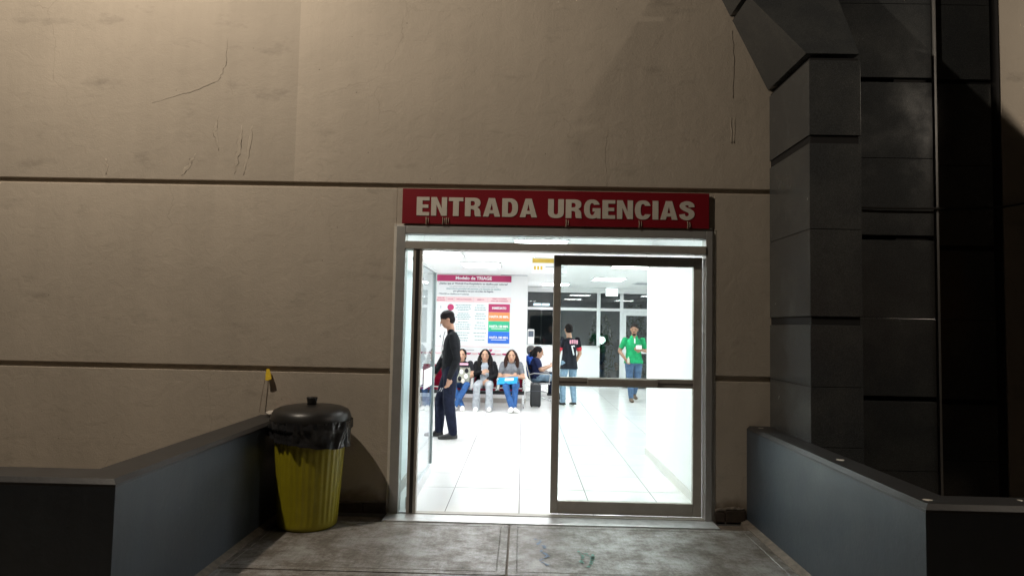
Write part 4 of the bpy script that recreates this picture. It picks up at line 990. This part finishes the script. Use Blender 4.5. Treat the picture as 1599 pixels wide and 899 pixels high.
# two people outside, below the back windows
J = seated(lean=.04); J.update(elL=(-.21, -.02, .58), wrL=(-.12, -.2, .52), hdL=(.2, -.8, -.2), hnL=(0, 0, -1), elR=(.21, -.02, .58), wrR=(.12, -.2, .52), hdR=(-.2, -.8, -.2), hnR=(0, 0, -1))
human('dark haired person in grey sitting outside the narrow back window', J, dict(skin='skin_tan', top='shirt_grey', sleeve='short', bot='navy_trousers', shoe='shoe_black', hairm='hair_black', hair='short'), (2.17, 12.75, -.45), R(60))
J2 = dict(J); human('person in a dark coat sitting outside next to the one in grey', J2, dict(skin='skin_tan', top='coat_dark', sleeve='long', bot='navy_trousers', shoe='shoe_black', hairm='hair_black', hair='short'), (2.55, 12.65, -.45), R(-20))
ob = thing('terrace_bench', 'low concrete bench outside under the two people by the back window', 'bench', (2.36, 12.78, -.45))
bxo('seat_slab', 'mortar', ob, -.55, .6, -.12, .3, .27, .345); bxo('support', 'mortar', ob, -.45, -.3, -.1, .28, 0, .269); bxo('support', 'mortar', ob, .35, .5, -.1, .28, 0, .269)

# ------------------------------------------------------------------ yellow bin
bn_ = thing('rubbish_bin', 'yellow ribbed plastic rubbish bin with black lid and bag beside the left wall', 'bin', (-1.575, -.355, -.004))
def flute(r, z, a, j): return (r*(1+.007*(1 if math.cos(a*34) > 0 else -1)*(1 if .06 < z < .72 else 0)), z)
prof = [(.195, 0), (.211, .012), (.215, .03), (.217, .055)] + [(.217+.043*(k/16), .065+.64*k/16) for k in range(17)] + [(.268, .725), (.272, .765), (.264, .77), (.256, .74), (.20, .03)]
obj('bin_body', lathe(bmesh.new(), prof, 34*6, flute), 'bin_yellow', bn_, True)
def bagf(r, z, a, j):
    k = j/13
    w = noise.noise(V((math.cos(a)*4.5, math.sin(a)*4.5, z*5)))*.026 + noise.noise(V((math.cos(a)*11, math.sin(a)*11, z*9+4)))*.007
    hemz = .615 - .035*math.cos(a-.2) + .022*noise.noise(V((math.cos(a)*3, math.sin(a)*3, 7)))
    zz = .785 + (hemz-.785)*k if j <= 13 else z
    rb = .262 - .066*(.72-zz) if zz < .72 else .275
    return (max(rb+.014+abs(w)*1.3+(.006 if k > .9 else 0), rb+.008), zz)
obj('bin_bag', lathe(bmesh.new(), [(.29, .785-k*.013) for k in range(14)], 160, bagf, cap=False), 'bag_black', bn_, True)
lp = [(.289, .768), (.294, .772), (.295, .79), (.292, .806), (.284, .83), (.268, .853), (.232, .870), (.185, .880), (.13, .884), (.055, .886), (.05, .888)]
lid = obj('lid', lathe(bmesh.new(), lp, 64), 'lid_black', bn_, True)
obj('lid_knob', lathe(bmesh.new(), [(.036, .884), (.034, .905), (.040, .932), (.041, .942), (.034, .945)], 24), 'lid_black', lid, True)
# yellow tag on a string, rag on the wall top
tg = thing('yellow_tag', 'small yellow tape tag hung on a string from the lower wall groove above the bin', 'tag', (-2.045, -.012, 1.105))
bm = bmesh.new(); pts = [(-.012, -.006, .012), (.014, -.012, .012), (.036, -.03, -.035), (.042, -.034, -.066), (.012, -.036, -.078), (-.008, -.034, -.076), (-.012, -.02, -.03)]
poly_prism(bm, pts, (0, -.006, .003)); obj('tape', bm, 'tag_yellow', tg)
obj('string', tube(bmesh.new(), [(-.012, -.005, .0), (-.02, -.02, -.08), (-.035, -.03, -.2), (-.045, -.04, -.33)], .0035, 6), 'string', tg)
rg = thing('rag_bundle', 'pale rag with an orange end lying on the left low wall behind the bin', 'rag', (-1.94, -.07, .752))
for nm, c, s, m in (('rag_fold', (-.03, -.02, .022), (.055, .045, .024), 'cloth_white'), ('orange_end', (.04, -.01, .036), (.06, .04, .026), 'cloth_orange'), ('rag_fold', (.06, -.07, .018), (.07, .035, .022), 'cloth_white')):
    bm = bmesh.new(); bmesh.ops.create_icosphere(bm, subdivisions=3, radius=1)
    for v in bm.verts:
        n_ = 1+.25*noise.noise(v.co*2.3+V(c)*9); v.co = V((v.co.x*s[0]*n_+c[0], v.co.y*s[1]*n_+c[1], max(0, v.co.z*s[2]*n_+c[2])))
    obj(nm, bm, m, rg, True)

# ------------------------------------------------------------------ flood lamps that light the front (posts stand outside the picture)
def lamp_post(d, lab):
    x, y, z = d['loc']; t = thing('lamp_post', lab, 'lamp post', (x, y, -.03), 0, 'flood lamp posts')
    hz_ = z+.03
    sx = 1 if x > 0 else -1
    obj('pole', tube(bmesh.new(), [(sx*.35, -.15, 0), (sx*.35, -.15, hz_+.15), (sx*.2, -.08, hz_+.2), (0, 0, hz_+.17)], .04, 10), 'aluminium', t)
    hd = obj('lamp_head', box(bmesh.new(), -.16, .16, -.12, .12, hz_+.07, hz_+.16, .015), 'black_plastic', t)
    obj('lens', box(bmesh.new(), -.13, .13, -.09, .09, hz_+.06, hz_+.0695), 'flood_lens', hd)
    ld = bpy.data.lights.new('flood_light', 'SPOT'); ld.energy = d['power']; ld.color = d['color']; ld.spot_size = R(165); ld.spot_blend = .5; ld.shadow_soft_size = .045
    lo = bpy.data.objects.new('flood_light', ld); C.objects.link(lo); lo.parent = t
    lo.location = (0, 0, hz_)
    dv = V(d['aim'])-V(d['loc']); lo.rotation_euler = dv.to_track_quat('-Z', 'Y').to_euler()
lamp_post(LAMP_A, 'flood lamp post out of view on the left of the entrance')
lamp_post(LAMP_B, 'flood lamp post out of view on the right of the entrance')
